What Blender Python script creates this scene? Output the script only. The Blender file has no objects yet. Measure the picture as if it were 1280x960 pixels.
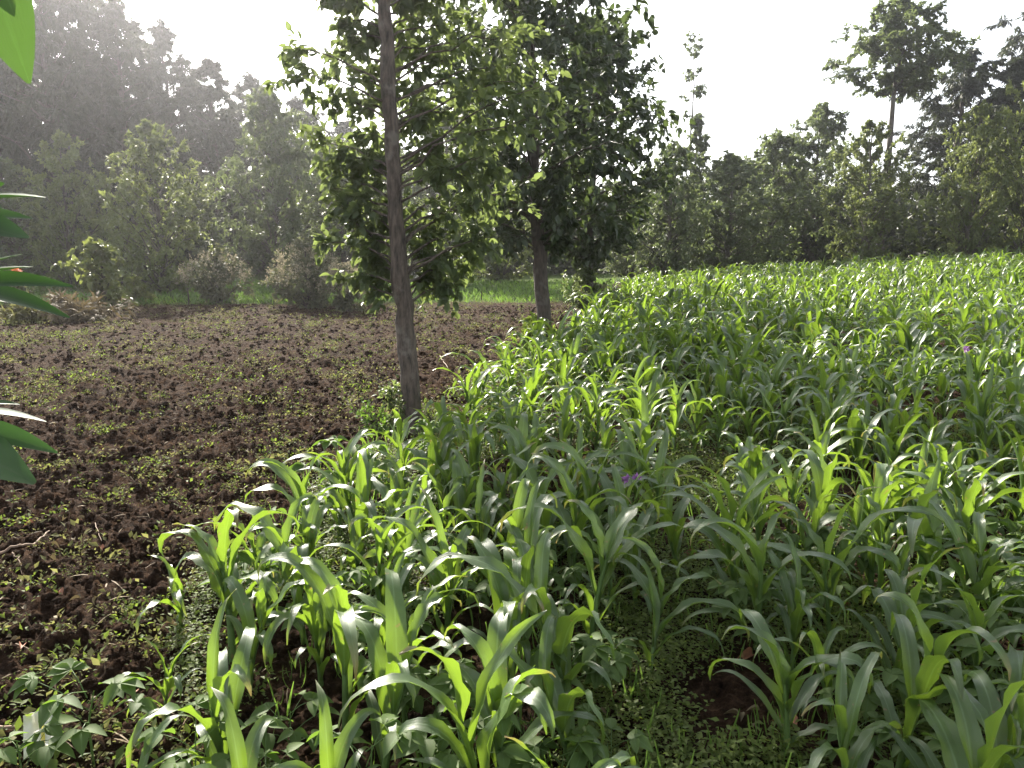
import bpy, math, random
import numpy as np
from mathutils import Vector, Matrix

R = math.radians
PI = math.pi
sc = bpy.context.scene
COL = sc.collection
rng = np.random.default_rng(7)
random.seed(7)

# ------------------------------------------------------------------ camera numbers
CAMZ = 1.70
PITCH = R(9.97)
FPX = 967.0                      # focal length in pixels of the 1280 wide photograph
SUN_AZ = R(-24.0)                # left of the viewing direction
SUN_EL = R(30.0)

# ------------------------------------------------------------------ noise and terrain
def _hash(ix, iy, seed):
    h = (ix.astype(np.int64) * 374761393 + iy.astype(np.int64) * 668265263 + seed * 1442695041) & 0xffffffff
    h = ((h ^ (h >> 13)) * 1274126177) & 0xffffffff
    h = h ^ (h >> 16)
    return (h & 0xffff) / 65535.0

def vnoise(x, y, seed=0):
    x = np.asarray(x, float); y = np.asarray(y, float)
    ix = np.floor(x); iy = np.floor(y)
    fx = x - ix; fy = y - iy
    ux = fx * fx * (3 - 2 * fx); uy = fy * fy * (3 - 2 * fy)
    a = _hash(ix, iy, seed); b = _hash(ix + 1, iy, seed)
    c = _hash(ix, iy + 1, seed); d = _hash(ix + 1, iy + 1, seed)
    return (a * (1 - ux) + b * ux) * (1 - uy) + (c * (1 - ux) + d * ux) * uy

def fbm(x, y, oct=4, seed=0):
    s = 0; a = 0.5; t = 0
    for k in range(oct):
        s = s + a * vnoise(x * 2 ** k + 17.3 * k, y * 2 ** k - 9.1 * k, seed + k)
        t += a; a *= 0.5
    return s / t

def sstep(a, b, x):
    t = np.clip((np.asarray(x, float) - a) / float(b - a), 0, 1)
    return t * t * (3 - 2 * t)

def edge_x(y):
    """x of the left boundary of the maize at distance y"""
    return np.interp(y, [0, 2.2, 3.2, 4.2, 5.6, 7.0, 9.0, 10.5, 14, 20, 27, 40], [-1.35, -1.3, -1.22, -1.1, -0.95, -0.45, -0.25, -0.1, 0.9, 2.4, 4.0, 8.0])

def gz(x, y):
    x = np.asarray(x, float); y = np.asarray(y, float)
    z = 0.045 * np.clip(x - 4, 0, 40) * sstep(5, 30, y)
    z = z + 0.10 * (fbm(x * 0.13, y * 0.13, 2, 3) - 0.5)
    near = 1 - sstep(28, 45, np.hypot(x, y))
    soil = 1 - 0.6 * sstep(-0.3, 0.6, x - edge_x(y))
    cl = np.abs(fbm(x * 2.6, y * 3.4, 2, 11) - 0.5) * 2
    c2 = fbm(x * 9, y * 11, 3, 21)
    c3 = 1 - np.abs(fbm(x * 5.0, y * 6.5, 2, 31) - 0.5) * 4
    c4 = fbm(x * 22, y * 26, 2, 51)
    z = z + near * soil * (0.07 * cl + 0.09 * (c2 - 0.5) + 0.03 * np.clip(c3, 0, 1) + 0.06 * (c4 - .5) + 0.045 * sstep(14, 6, y) * (fbm(x * 42, y * 46, 2, 57) - .5))
    return z

def at(px, py):
    """the ground point seen at pixel (px, py) of the photograph"""
    up = (480 - py) / FPX
    dirf = math.cos(PITCH) + up * math.sin(PITCH)
    dz = -math.sin(PITCH) + up * math.cos(PITCH)
    dx = (px - 640) / FPX
    t = CAMZ / -dz
    for _ in range(6):
        zz = float(gz(dx * t, dirf * t))
        t = (CAMZ - zz) / -dz
    return dx * t, dirf * t

def col_x(px, y, z=0.0):
    depth = y * math.cos(PITCH) + (CAMZ - z) * math.sin(PITCH)
    return (px - 640) / FPX * depth

def z_at(py, y):
    return CAMZ + y * math.tan(math.atan((480 - py) / FPX) - PITCH)

# ------------------------------------------------------------------ object helpers
def tag(o, label=None, cat=None, group=None, kind=None):
    if label: o['label'] = label
    if cat: o['category'] = cat
    if group: o['group'] = group
    if kind: o['kind'] = kind
    return o

def empty(name, loc=(0, 0, 0), rz=0.0):
    o = bpy.data.objects.new(name, None); COL.objects.link(o)
    o.location = loc; o.rotation_euler = (0, 0, rz); o.empty_display_size = 0.1
    return o

def make_mesh(name, V, F4=None, F3=None, uv=None, rnd=None, smooth=True):
    V = np.asarray(V, np.float32)
    me = bpy.data.meshes.new(name)
    F4 = np.zeros((0, 4), np.int32) if F4 is None else np.asarray(F4, np.int32).reshape(-1, 4)
    F3 = np.zeros((0, 3), np.int32) if F3 is None else np.asarray(F3, np.int32).reshape(-1, 3)
    loops = np.concatenate([F4.ravel(), F3.ravel()])
    n4, n3 = len(F4), len(F3)
    starts = np.concatenate([np.arange(n4) * 4, n4 * 4 + np.arange(n3) * 3]).astype(np.int32)
    me.vertices.add(len(V)); me.vertices.foreach_set('co', V.ravel())
    me.loops.add(len(loops)); me.loops.foreach_set('vertex_index', loops.astype(np.int32))
    me.polygons.add(n4 + n3); me.polygons.foreach_set('loop_start', starts)
    if smooth:
        me.polygons.foreach_set('use_smooth', np.ones(n4 + n3, bool))
    if uv is not None:
        l = me.uv_layers.new(name='UVMap')
        l.data.foreach_set('uv', np.asarray(uv, np.float32)[loops].ravel())
    if rnd is not None:
        a = me.attributes.new('rnd', 'FLOAT', 'POINT')
        a.data.foreach_set('value', np.asarray(rnd, np.float32))
    me.update(calc_edges=True)
    return me

class Geo:
    """collects pieces (verts, quads, uv, rnd) of ONE part"""
    def __init__(s): s.V = []; s.F = []; s.U = []; s.N = []; s.n = 0
    def add(s, V, F, U=None, rnd=0.5):
        V = np.asarray(V, float); F = np.asarray(F, int)
        s.V.append(V); s.F.append(F + s.n); s.n += len(V)
        s.U.append(np.zeros((len(V), 2)) if U is None else np.asarray(U, float))
        s.N.append(np.full(len(V), rnd) if np.isscalar(rnd) else np.asarray(rnd))
    def merge(s, g):
        if g.n: s.add(np.concatenate(g.V), np.concatenate(g.F), np.concatenate(g.U), np.concatenate(g.N))
    def mesh(s, name):
        return make_mesh(name, np.concatenate(s.V), np.concatenate(s.F), None, np.concatenate(s.U), np.concatenate(s.N))
    def build(s, name, mat, parent=None, loc=(0, 0, 0)):
        me = s.mesh(name); me.materials.append(mat)
        o = bpy.data.objects.new(name, me); COL.objects.link(o)
        o.location = loc
        if parent: o.parent = parent
        return o

def frame(d):
    d = d / np.linalg.norm(d)
    a = np.array([0, 0, 1.0]) if abs(d[2]) < 0.9 else np.array([1.0, 0, 0])
    x = np.cross(d, a); x /= np.linalg.norm(x)
    return x, np.cross(x, d), d

def tube(P, rad, sides=8, g=None, rnd=0.5, bump=0.0, uscale=1.0):
    """tapered tube along the points P, as one piece"""
    P = np.asarray(P, float); n = len(P); rad = np.asarray(rad, float) * np.ones(n)
    T = np.gradient(P, axis=0)
    x, y, _ = frame(T[0]); V = []; U = []
    ln = 0
    for i in range(n):
        t = T[i] / np.linalg.norm(T[i])
        x = x - t * np.dot(x, t); x /= np.linalg.norm(x); y = np.cross(t, x)
        if i: ln += np.linalg.norm(P[i] - P[i - 1])
        th = np.arange(sides) / sides * 2 * PI
        rr = rad[i] * (1 + bump * (vnoise(th * 1.3 + 3, np.full(sides, ln * 6), 5) - 0.5 + 0.5 * (vnoise(th * 3, np.full(sides, ln * 19), 8) - .5)))
        V.append(P[i] + np.outer(np.cos(th) * rr, x) + np.outer(np.sin(th) * rr, y))
        U.append(np.stack([np.arange(sides) / sides, np.full(sides, ln * uscale)], 1))
    V = np.concatenate(V); U = np.concatenate(U)
    F = []
    for i in range(n - 1):
        for j in range(sides):
            k = (j + 1) % sides
            F.append((i * sides + j, i * sides + k, (i + 1) * sides + k, (i + 1) * sides + j))
    if sides == 4: F += [(0, 3, 2, 1), tuple((n - 1) * 4 + q for q in range(4))]
    g = g or Geo()
    g.add(V, F, U, rnd)
    return g

def norm(a): return a / np.maximum(np.linalg.norm(a, axis=-1, keepdims=True), 1e-9)

# leaf templates: x across, y along, z up; unit length
def leaf_template(wid=0.5, rows=3, fold=0.15, droop=0.25, pw=0.8, tipk=1.0):
    """3 columns; ovate, pointed, folded on its midrib, tip curling down"""
    V = []; U = []
    for i in range(rows + 1):
        t = i / rows
        w = wid * 0.5 * (math.sin(PI * min(1, t ** pw * 0.93 + 0.035))) ** tipk if 0 < t < 1 else 0.012
        for s in (-1, 0, 1):
            V.append((s * w, t, abs(s) * w * fold * 2 - droop * t * t)); U.append((0.5 + 0.5 * s, t))
    F = []
    for i in range(rows):
        for j in (0, 1):
            a = i * 3 + j
            F.append((a, a + 1, a + 4, a + 3))
    return np.array(V), np.array(F), np.array(U)

LEAF_NEAR = leaf_template(0.62, 5, 0.22, 0.28, 0.72)
LEAF_MID = leaf_template(0.6, 3, 0.2, 0.25, 0.75)
def _lo():
    V = np.array([(0, 0, 0), (-.27, .42, .05), (.0, .42, -.04), (.27, .42, .05), (0, 1, -.2)])
    F = np.array([(0, 2, 4, 1), (0, 3, 4, 2)]); U = np.array([(.5, 0), (0, .4), (.5, .4), (1, .4), (.5, 1)])
    return V, F, U
LEAF_FAR = _lo()
LEAF_SPRAY = leaf_template(0.24, 2, 0.1, 0.35, 0.8)

def leaves(g, P, D, N, S, tpl, rnd=None, r=rng):
    """adds one leaf per row: position P, direction D, up-ish normal N, length S"""
    V0, F0, U0 = tpl
    P = np.asarray(P, float); n = len(P)
    if n == 0: return
    D = norm(np.asarray(D, float)); X = norm(np.cross(D, N)); Z = np.cross(X, D)
    S = np.asarray(S, float).reshape(-1, 1, 1) * np.ones((n, 1, 1))
    V = P[:, None, :] + S * (V0[None, :, 0:1] * X[:, None] + V0[None, :, 1:2] * D[:, None] + V0[None, :, 2:3] * Z[:, None])
    F = F0[None] + (np.arange(n) * len(V0))[:, None, None]
    rnd = r.random(n) if rnd is None else rnd
    g.add(V.reshape(-1, 3), F.reshape(-1, F0.shape[1]), np.tile(U0, (n, 1)), np.repeat(rnd, len(V0)))

# ------------------------------------------------------------------ materials
def nt(name):
    m = bpy.data.materials.new(name); m.use_nodes = True
    t = m.node_tree; t.nodes.clear()
    return m, t, t.nodes, t.links

def N(ns, typ, **kw):
    n = ns.new(typ)
    for k, v in kw.items():
        if k == 'inp':
            for a, b in v.items(): n.inputs[a].default_value = b
        else: setattr(n, k, v)
    return n

def ramp(ns, stops):
    r = ns.new('ShaderNodeValToRGB'); e = r.color_ramp.elements
    while len(e) < len(stops): e.new(0.5)
    for q, (p, c) in zip(e, stops): q.position = p; q.color = (*c, 1)
    return r

def leaf_mat(name, c0, c1, trans, rough=0.42, tmix=0.4, vein=None, spec=0.5, striate=False, hue=0.0, sheen=0.0):
    m, t, ns, lk = nt(name)
    at_ = N(ns, 'ShaderNodeAttribute', attribute_name='rnd')
    oi = N(ns, 'ShaderNodeObjectInfo')
    mixr = N(ns, 'ShaderNodeMath', operation='MULTIPLY_ADD', inp={1: 0.75})
    lk.new(at_.outputs['Fac'], mixr.inputs[0])
    m2 = N(ns, 'ShaderNodeMath', operation='MULTIPLY', inp={1: 0.25}); lk.new(oi.outputs['Random'], m2.inputs[0]); lk.new(m2.outputs[0], mixr.inputs[2])
    rp = ramp(ns, [(0.0, c0), (1.0, c1)]); lk.new(mixr.outputs[0], rp.inputs[0])
    tr = ramp(ns, [(0.0, tuple(v * 0.7 for v in trans)), (1.0, trans)]); lk.new(mixr.outputs[0], tr.inputs[0])
    colo, tro = rp.outputs[0], tr.outputs[0]
    uv = N(ns, 'ShaderNodeUVMap', uv_map='UVMap'); sep = N(ns, 'ShaderNodeSeparateXYZ'); lk.new(uv.outputs[0], sep.inputs[0])
    pr = N(ns, 'ShaderNodeBsdfPrincipled', inp={'Roughness': rough, 'Specular IOR Level': spec})
    if sheen: pr.inputs['Sheen Weight'].default_value = sheen; pr.inputs['Sheen Roughness'].default_value = 0.4
    if vein:
        # pale midrib: |u-0.5| small
        a = N(ns, 'ShaderNodeMath', operation='SUBTRACT', inp={1: 0.5}); lk.new(sep.outputs[0], a.inputs[0])
        b = N(ns, 'ShaderNodeMath', operation='ABSOLUTE'); lk.new(a.outputs[0], b.inputs[0])
        c = N(ns, 'ShaderNodeMapRange', inp={1: 0.015, 2: 0.06, 3: 0.75, 4: 0.0}); lk.new(b.outputs[0], c.inputs[0])
        mx = N(ns, 'ShaderNodeMix', data_type='RGBA'); lk.new(c.outputs[0], mx.inputs[0]); lk.new(colo, mx.inputs[6]); mx.inputs[7].default_value = (*vein, 1)
        colo = mx.outputs[2]
    # blotches
    no = N(ns, 'ShaderNodeTexNoise', inp={'Scale': 9.0, 'Detail': 3.0}); tc = N(ns, 'ShaderNodeTexCoord'); lk.new(tc.outputs['Object'], no.inputs['Vector'])
    mr = N(ns, 'ShaderNodeMapRange', inp={1: 0.3, 2: 0.7, 3: 0.72, 4: 1.22}); lk.new(no.outputs[0], mr.inputs[0])
    mu = N(ns, 'ShaderNodeMix', data_type='RGBA', blend_type='MULTIPLY', inp={0: 1.0}); lk.new(colo, mu.inputs[6]); lk.new(mr.outputs[0], mu.inputs[7])
    lk.new(mu.outputs[2], pr.inputs['Base Color'])
    if striate and name.startswith('maize'):
        tp = N(ns, 'ShaderNodeMapRange', inp={1: 0.80, 2: 0.99, 3: 0.0, 4: 1.0}); lk.new(sep.outputs[1], tp.inputs[0])
        rs = N(ns, 'ShaderNodeMapRange', inp={1: 0.5, 2: 0.9, 3: 0.0, 4: 0.9}); lk.new(at_.outputs['Fac'], rs.inputs[0])
        nb_ = N(ns, 'ShaderNodeTexNoise', inp={'Scale': 30.0, 'Detail': 2.0}); lk.new(tc.outputs['Object'], nb_.inputs['Vector'])
        q1 = N(ns, 'ShaderNodeMath', operation='MULTIPLY'); lk.new(tp.outputs[0], q1.inputs[0]); lk.new(rs.outputs[0], q1.inputs[1])
        sp_ = N(ns, 'ShaderNodeMapRange', inp={1: 0.70, 2: 0.74, 3: 0.0, 4: 0.7}); lk.new(nb_.outputs[0], sp_.inputs[0])
        q2 = N(ns, 'ShaderNodeMath', operation='MAXIMUM'); lk.new(q1.outputs[0], q2.inputs[0]); lk.new(sp_.outputs[0], q2.inputs[1])
        dm = N(ns, 'ShaderNodeMix', data_type='RGBA'); lk.new(q2.outputs[0], dm.inputs[0]); lk.new(mu.outputs[2], dm.inputs[6]); dm.inputs[7].default_value = (.30, .22, .09, 1); lk.new(dm.outputs[2], pr.inputs['Base Color'])
        dt = N(ns, 'ShaderNodeMix', data_type='RGBA'); lk.new(q2.outputs[0], dt.inputs[0]); lk.new(tro, dt.inputs[6]); dt.inputs[7].default_value = (.30, .20, .07, 1); tro = dt.outputs[2]
    if striate:
        w = N(ns, 'ShaderNodeMapping'); w.inputs['Scale'].default_value = (26, 1.2, 1); lk.new(uv.outputs[0], w.inputs[0])
        n2 = N(ns, 'ShaderNodeTexNoise', inp={'Scale': 1.0, 'Detail': 3.0}); lk.new(w.outputs[0], n2.inputs['Vector'])
        bp = N(ns, 'ShaderNodeBump', inp={'Strength': 0.35, 'Distance': 0.004}); lk.new(n2.outputs[0], bp.inputs['Height']); lk.new(bp.outputs[0], pr.inputs['Normal'])
        rr = N(ns, 'ShaderNodeMapRange', inp={1: 0.3, 2: 0.7, 3: rough - 0.08, 4: rough + 0.12}); lk.new(n2.outputs[0], rr.inputs[0]); lk.new(rr.outputs[0], pr.inputs['Roughness'])
    tl = N(ns, 'ShaderNodeBsdfTranslucent'); lk.new(tro, tl.inputs[0])
    ms = N(ns, 'ShaderNodeMixShader', inp={0: tmix}); lk.new(pr.outputs[0], ms.inputs[1]); lk.new(tl.outputs[0], ms.inputs[2])
    out = N(ns, 'ShaderNodeOutputMaterial'); lk.new(ms.outputs[0], out.inputs[0])
    return m

def bark_mat(name, dark, light, lichen=(0.3, 0.29, 0.26), scale=1.0):
    m, t, ns, lk = nt(name)
    tc = N(ns, 'ShaderNodeTexCoord'); mp = N(ns, 'ShaderNodeMapping'); mp.inputs['Scale'].default_value = (30 * scale, 30 * scale, 7 * scale); lk.new(tc.outputs['Object'], mp.inputs[0])
    n1 = N(ns, 'ShaderNodeTexNoise', inp={'Scale': 1.0, 'Detail': 8.0, 'Roughness': 0.65}); lk.new(mp.outputs[0], n1.inputs['Vector'])
    rp = ramp(ns, [(0.3, dark), (0.62, light)]); lk.new(n1.outputs[0], rp.inputs[0])
    n2 = N(ns, 'ShaderNodeTexNoise', inp={'Scale': 6.0 * scale, 'Detail': 5.0}); lk.new(tc.outputs['Object'], n2.inputs['Vector'])
    m2 = N(ns, 'ShaderNodeMapRange', inp={1: 0.56, 2: 0.66, 3: 0.0, 4: 0.6}); lk.new(n2.outputs[0], m2.inputs[0])
    mx = N(ns, 'ShaderNodeMix', data_type='RGBA'); lk.new(m2.outputs[0], mx.inputs[0]); lk.new(rp.outputs[0], mx.inputs[6]); mx.inputs[7].default_value = (*lichen, 1)
    pr = N(ns, 'ShaderNodeBsdfPrincipled', inp={'Roughness': 0.85}); lk.new(mx.outputs[2], pr.inputs['Base Color'])
    bp = N(ns, 'ShaderNodeBump', inp={'Strength': 0.9, 'Distance': 0.02}); lk.new(n1.outputs[0], bp.inputs['Height']); lk.new(bp.outputs[0], pr.inputs['Normal'])
    out = N(ns, 'ShaderNodeOutputMaterial'); lk.new(pr.outputs[0], out.inputs[0])
    return m

def plain_mat(name, c, rough=0.8, var=0.3, trans=0.0):
    m, t, ns, lk = nt(name)
    tc = N(ns, 'ShaderNodeTexCoord'); n1 = N(ns, 'ShaderNodeTexNoise', inp={'Scale': 40.0, 'Detail': 5.0}); lk.new(tc.outputs['Object'], n1.inputs['Vector'])
    rp = ramp(ns, [(0.3, tuple(v * (1 - var) for v in c)), (0.7, tuple(min(1, v * (1 + var)) for v in c))]); lk.new(n1.outputs[0], rp.inputs[0])
    pr = N(ns, 'ShaderNodeBsdfPrincipled', inp={'Roughness': rough}); lk.new(rp.outputs[0], pr.inputs['Base Color'])
    out = N(ns, 'ShaderNodeOutputMaterial')
    if trans:
        tl = N(ns, 'ShaderNodeBsdfTranslucent'); lk.new(rp.outputs[0], tl.inputs[0])
        ms = N(ns, 'ShaderNodeMixShader', inp={0: trans}); lk.new(pr.outputs[0], ms.inputs[1]); lk.new(tl.outputs[0], ms.inputs[2]); lk.new(ms.outputs[0], out.inputs[0])
    else: lk.new(pr.outputs[0], out.inputs[0])
    return m

M = {}
M['maize'] = leaf_mat('maize leaf', (0.050, 0.092, 0.030), (0.088, 0.148, 0.042), (0.28, 0.44, 0.035), 0.37, 0.38, (0.18, 0.27, 0.12), 0.95, True)
M['maize_stalk'] = leaf_mat('maize stalk', (0.10, 0.18, 0.05), (0.14, 0.22, 0.06), (0.2, 0.35, 0.05), 0.5, 0.15)
M['bean'] = leaf_mat('bean leaf', (0.07, 0.115, 0.035), (0.11, 0.165, 0.045), (0.22, 0.38, 0.04), 0.66, 0.38, (0.12, 0.2, 0.07), 0.35)
M['weed'] = leaf_mat('low weed leaf', (0.065, 0.10, 0.025), (0.14, 0.175, 0.04), (0.26, 0.36, 0.05), 0.65, 0.42, None, 0.3)
M['wilt'] = leaf_mat('wilting weed leaf', (0.10, 0.105, 0.04), (0.23, 0.22, 0.09), (0.28, 0.28, 0.09), 0.75, 0.42, None, 0.2)
M['grass'] = leaf_mat('grass blade', (0.08, 0.15, 0.03), (0.13, 0.22, 0.05), (0.25, 0.42, 0.06), 0.5, 0.4)
M['bright_leaf'] = leaf_mat('bright backlit leaf', (0.05, 0.10, 0.03), (0.07, 0.13, 0.04), (0.10, 0.20, 0.03), 0.5, 0.5, (0.1, 0.2, 0.06), 0.3, True)
M['near_tree'] = leaf_mat('glossy tree leaf', (0.045, 0.066, 0.03), (0.09, 0.12, 0.05), (0.24, 0.31, 0.085), 0.42, 0.46, (0.1, 0.15, 0.06), 0.5)
M['dark_tree'] = leaf_mat('dark glossy tree leaf', (0.03, 0.048, 0.023), (0.065, 0.088, 0.042), (0.12, 0.17, 0.045), 0.38, 0.34, None, 0.5)
M['column'] = leaf_mat('pale green tree leaf', (0.08, 0.115, 0.04), (0.19, 0.225, 0.075), (0.32, 0.38, 0.10), 0.5, 0.38)
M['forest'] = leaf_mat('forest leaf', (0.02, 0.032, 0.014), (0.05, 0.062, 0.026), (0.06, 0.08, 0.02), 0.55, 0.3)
M['broom'] = leaf_mat('right tree leaf', (0.06, 0.085, 0.04), (0.12, 0.15, 0.07), (0.22, 0.28, 0.09), 0.5, 0.42)
M['rusty'] = leaf_mat('brownish shrub leaf', (0.065, 0.08, 0.04), (0.15, 0.155, 0.08), (0.2, 0.22, 0.08), 0.6, 0.3)
M['pink'] = leaf_mat('dry flower head', (0.22, 0.20, 0.12), (0.42, 0.38, 0.26), (0.4, 0.35, 0.22), 0.8, 0.3)
M['yellowish'] = leaf_mat('yellow green large leaf', (0.10, 0.14, 0.04), (0.22, 0.23, 0.07), (0.28, 0.33, 0.07), 0.5, 0.38)
M['lance'] = leaf_mat('lance leaf', (0.03, 0.07, 0.022), (0.05, 0.10, 0.03), (0.07, 0.17, 0.025), 0.55, 0.3, (0.06, 0.10, 0.04), 0.22)
M['dryleaf'] = plain_mat('dry fallen leaf', (0.30, 0.13, 0.07), 0.7, 0.4, 0.15)
M['drybrush'] = leaf_mat('dry brush', (0.09, 0.07, 0.035), (0.26, 0.20, 0.11), (0.22, 0.17, 0.08), 0.8, 0.2)
M['straw'] = leaf_mat('straw and root', (0.13, 0.09, 0.05), (0.30, 0.22, 0.13), (0.2, 0.15, 0.1), 0.8, 0.1)
M['bark'] = bark_mat('grey brown bark', (0.012, 0.009, 0.007), (0.13, 0.10, 0.078), (0.20, 0.175, 0.145))
M['bark_dark'] = bark_mat('dark bark', (0.025, 0.02, 0.016), (0.09, 0.07, 0.055), (0.13, 0.12, 0.1))
M['bark_far'] = bark_mat('far bark', (0.04, 0.032, 0.026), (0.12, 0.10, 0.08), (0.2, 0.19, 0.17), 0.3)
M['stick'] = plain_mat('bare stick', (0.22, 0.15, 0.10), 0.8, 0.35)
M['purple'] = plain_mat('purple petal', (0.42, 0.20, 0.48), 0.6, 0.2, 0.3)
M['orange'] = plain_mat('orange petal', (0.65, 0.20, 0.08), 0.6, 0.2, 0.3)

def ground_mat():
    m, t, ns, lk = nt('soil and grass ground')
    g = N(ns, 'ShaderNodeNewGeometry')
    n1 = N(ns, 'ShaderNodeTexNoise', inp={'Scale': 22.0, 'Detail': 9.0, 'Roughness': 0.75}); lk.new(g.outputs['Position'], n1.inputs['Vector'])
    n2 = N(ns, 'ShaderNodeTexNoise', inp={'Scale': 1.3, 'Detail': 4.0}); lk.new(g.outputs['Position'], n2.inputs['Vector'])
    s1 = ramp(ns, [(0.33, (0.012, 0.0072, 0.0046)), (0.52, (0.055, 0.033, 0.021)), (0.72, (0.155, 0.098, 0.064))]); lk.new(n1.outputs[0], s1.inputs[0])
    s2 = ramp(ns, [(0.3, (0.8, 0.78, 0.78)), (0.7, (1.25, 1.2, 1.12))]); lk.new(n2.outputs[0], s2.inputs[0])
    mu = N(ns, 'ShaderNodeMix', data_type='RGBA', blend_type='MULTIPLY', inp={0: 1.0}); lk.new(s1.outputs[0], mu.inputs[6]); lk.new(s2.outputs[0], mu.inputs[7])
    # grass beyond the fields
    gr = ramp(ns, [(0.3, (0.05, 0.08, 0.02)), (0.7, (0.12, 0.17, 0.045))]); lk.new(n1.outputs[0], gr.inputs[0])
    a = N(ns, 'ShaderNodeAttribute', attribute_name='grass')
    mx = N(ns, 'ShaderNodeMix', data_type='RGBA'); lk.new(a.outputs['Fac'], mx.inputs[0]); lk.new(mu.outputs[2], mx.inputs[6]); lk.new(gr.outputs[0], mx.inputs[7])
    pr = N(ns, 'ShaderNodeBsdfPrincipled', inp={'Roughness': 1.0, 'Specular IOR Level': 0.06}); lk.new(mx.outputs[2], pr.inputs['Base Color'])
    n3 = N(ns, 'ShaderNodeTexNoise', inp={'Scale': 45.0, 'Detail': 8.0, 'Roughness': 0.7}); lk.new(g.outputs['Position'], n3.inputs['Vector'])
    ad = N(ns, 'ShaderNodeMath', operation='ADD'); lk.new(n1.outputs[0], ad.inputs[0]); lk.new(n3.outputs[0], ad.inputs[1])
    bp = N(ns, 'ShaderNodeBump', inp={'Strength': 1.0, 'Distance': 0.06}); lk.new(ad.outputs[0], bp.inputs['Height']); lk.new(bp.outputs[0], pr.inputs['Normal'])
    out = N(ns, 'ShaderNodeOutputMaterial'); lk.new(pr.outputs[0], out.inputs[0])
    return m

# ------------------------------------------------------------------ ground: one sheet, rings around the viewer
def build_ground():
    r = [0.0, 0.5]
    while r[-1] < 12: r.append(r[-1] * 1.0055)
    while r[-1] < 30: r.append(r[-1] * 1.009)
    while r[-1] < 112: r.append(r[-1] * 1.05)
    r = np.array(r)
    th = np.concatenate([np.arange(-42, 42, 0.125), np.arange(42, 318, 3.0)]) * PI / 180
    X = r[:, None] * np.sin(th)[None]; Y = r[:, None] * np.cos(th)[None]
    Z = gz(X, Y)
    nr, nc = X.shape
    V = np.stack([X, Y, Z], -1).reshape(-1, 3)
    i, j = np.meshgrid(np.arange(nr - 1), np.arange(nc), indexing='ij'); k = (j + 1) % nc
    F = np.stack([i * nc + j, (i + 1) * nc + j, (i + 1) * nc + k, i * nc + k], -1).reshape(-1, 4)
    me = make_mesh('ground', V, F)
    a = me.attributes.new('grass', 'FLOAT', 'POINT')
    x, y = V[:, 0], V[:, 1]
    far = FAR_SOIL(x)
    g = sstep(-0.6, 0.8, y - far + 1.2 * (fbm(x, y, 3, 77) - 0.5))
    a.data.foreach_set('value', g.astype(np.float32))
    me.materials.append(ground_mat())
    o = bpy.data.objects.new('ground', me); COL.objects.link(o)
    tag(o, 'dark brown freshly dug soil running back to a grass strip', kind='structure')

def FAR_SOIL(x):
    x = np.asarray(x, float)
    return np.interp(x, [-14, -3, 3, 5, 30], [22.5, 24.0, 24.5, 38, 42])

build_ground()

# ------------------------------------------------------------------ maize
def maize_leaf(r, L, W, phi0, bend, p=1.5, seg=15, cols=4, fold0=1.0, fold1=0.3, twist=0.0, wave=1.0, side=0.0):
    """one arching blade, starts at the origin heading along +x; returns V, F, U"""
    ds = L / seg
    pos = np.zeros(3); V = []; U = []
    ph = r.random() * 6.3; f = r.uniform(2.5, 4.5)
    for i in range(seg + 1):
        t = i / seg
        el = phi0 - bend * t ** p
        az = side * t * t
        T = np.array([math.cos(el) * math.cos(az), math.cos(el) * math.sin(az), math.sin(el)])
        if i: pos = pos + T * ds
        S = np.array([-math.sin(az), math.cos(az), 0.0])
        Nn = np.cross(T, S)          # adaxial side (looks up when the blade arches over)
        tw = twist * t * t
        S2 = S * math.cos(tw) + Nn * math.sin(tw); N2 = Nn * math.cos(tw) - S * math.sin(tw)
        w = W * min(1.0, 0.42 + t * 2.6) * max(0.0, 1 - t ** 2.3) ** 0.85 * 0.5
        w = max(w, 0.0012)
        fold = fold0 * math.exp(-t * 6) + fold1 * (1 - 0.5 * t)
        for j in range(cols + 1):
            u = j / cols * 2 - 1
            a = abs(u)
            y_ = w * u * math.cos(fold * a)
            z_ = w * a * math.sin(fold) * 0.9
            z_ += wave * W * 0.16 * (a ** 2) * math.sin(ph + f * 6.28 * t + (1.3 if u > 0 else 0)) * min(1, t * 4) * (1 - t * 0.5)
            V.append(pos + S2 * y_ - N2 * (-z_)); U.append((j / cols, t))
    F = []
    for i in range(seg):
        for j in range(cols):
            a = i * (cols + 1) + j
            F.append((a, a + 1, a + cols + 2, a + cols + 1))
    return np.array(V), np.array(F), np.array(U)

def rotz(V, a):
    c, s = math.cos(a), math.sin(a)
    return V @ np.array([[c, s, 0], [-s, c, 0], [0, 0, 1]])

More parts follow.
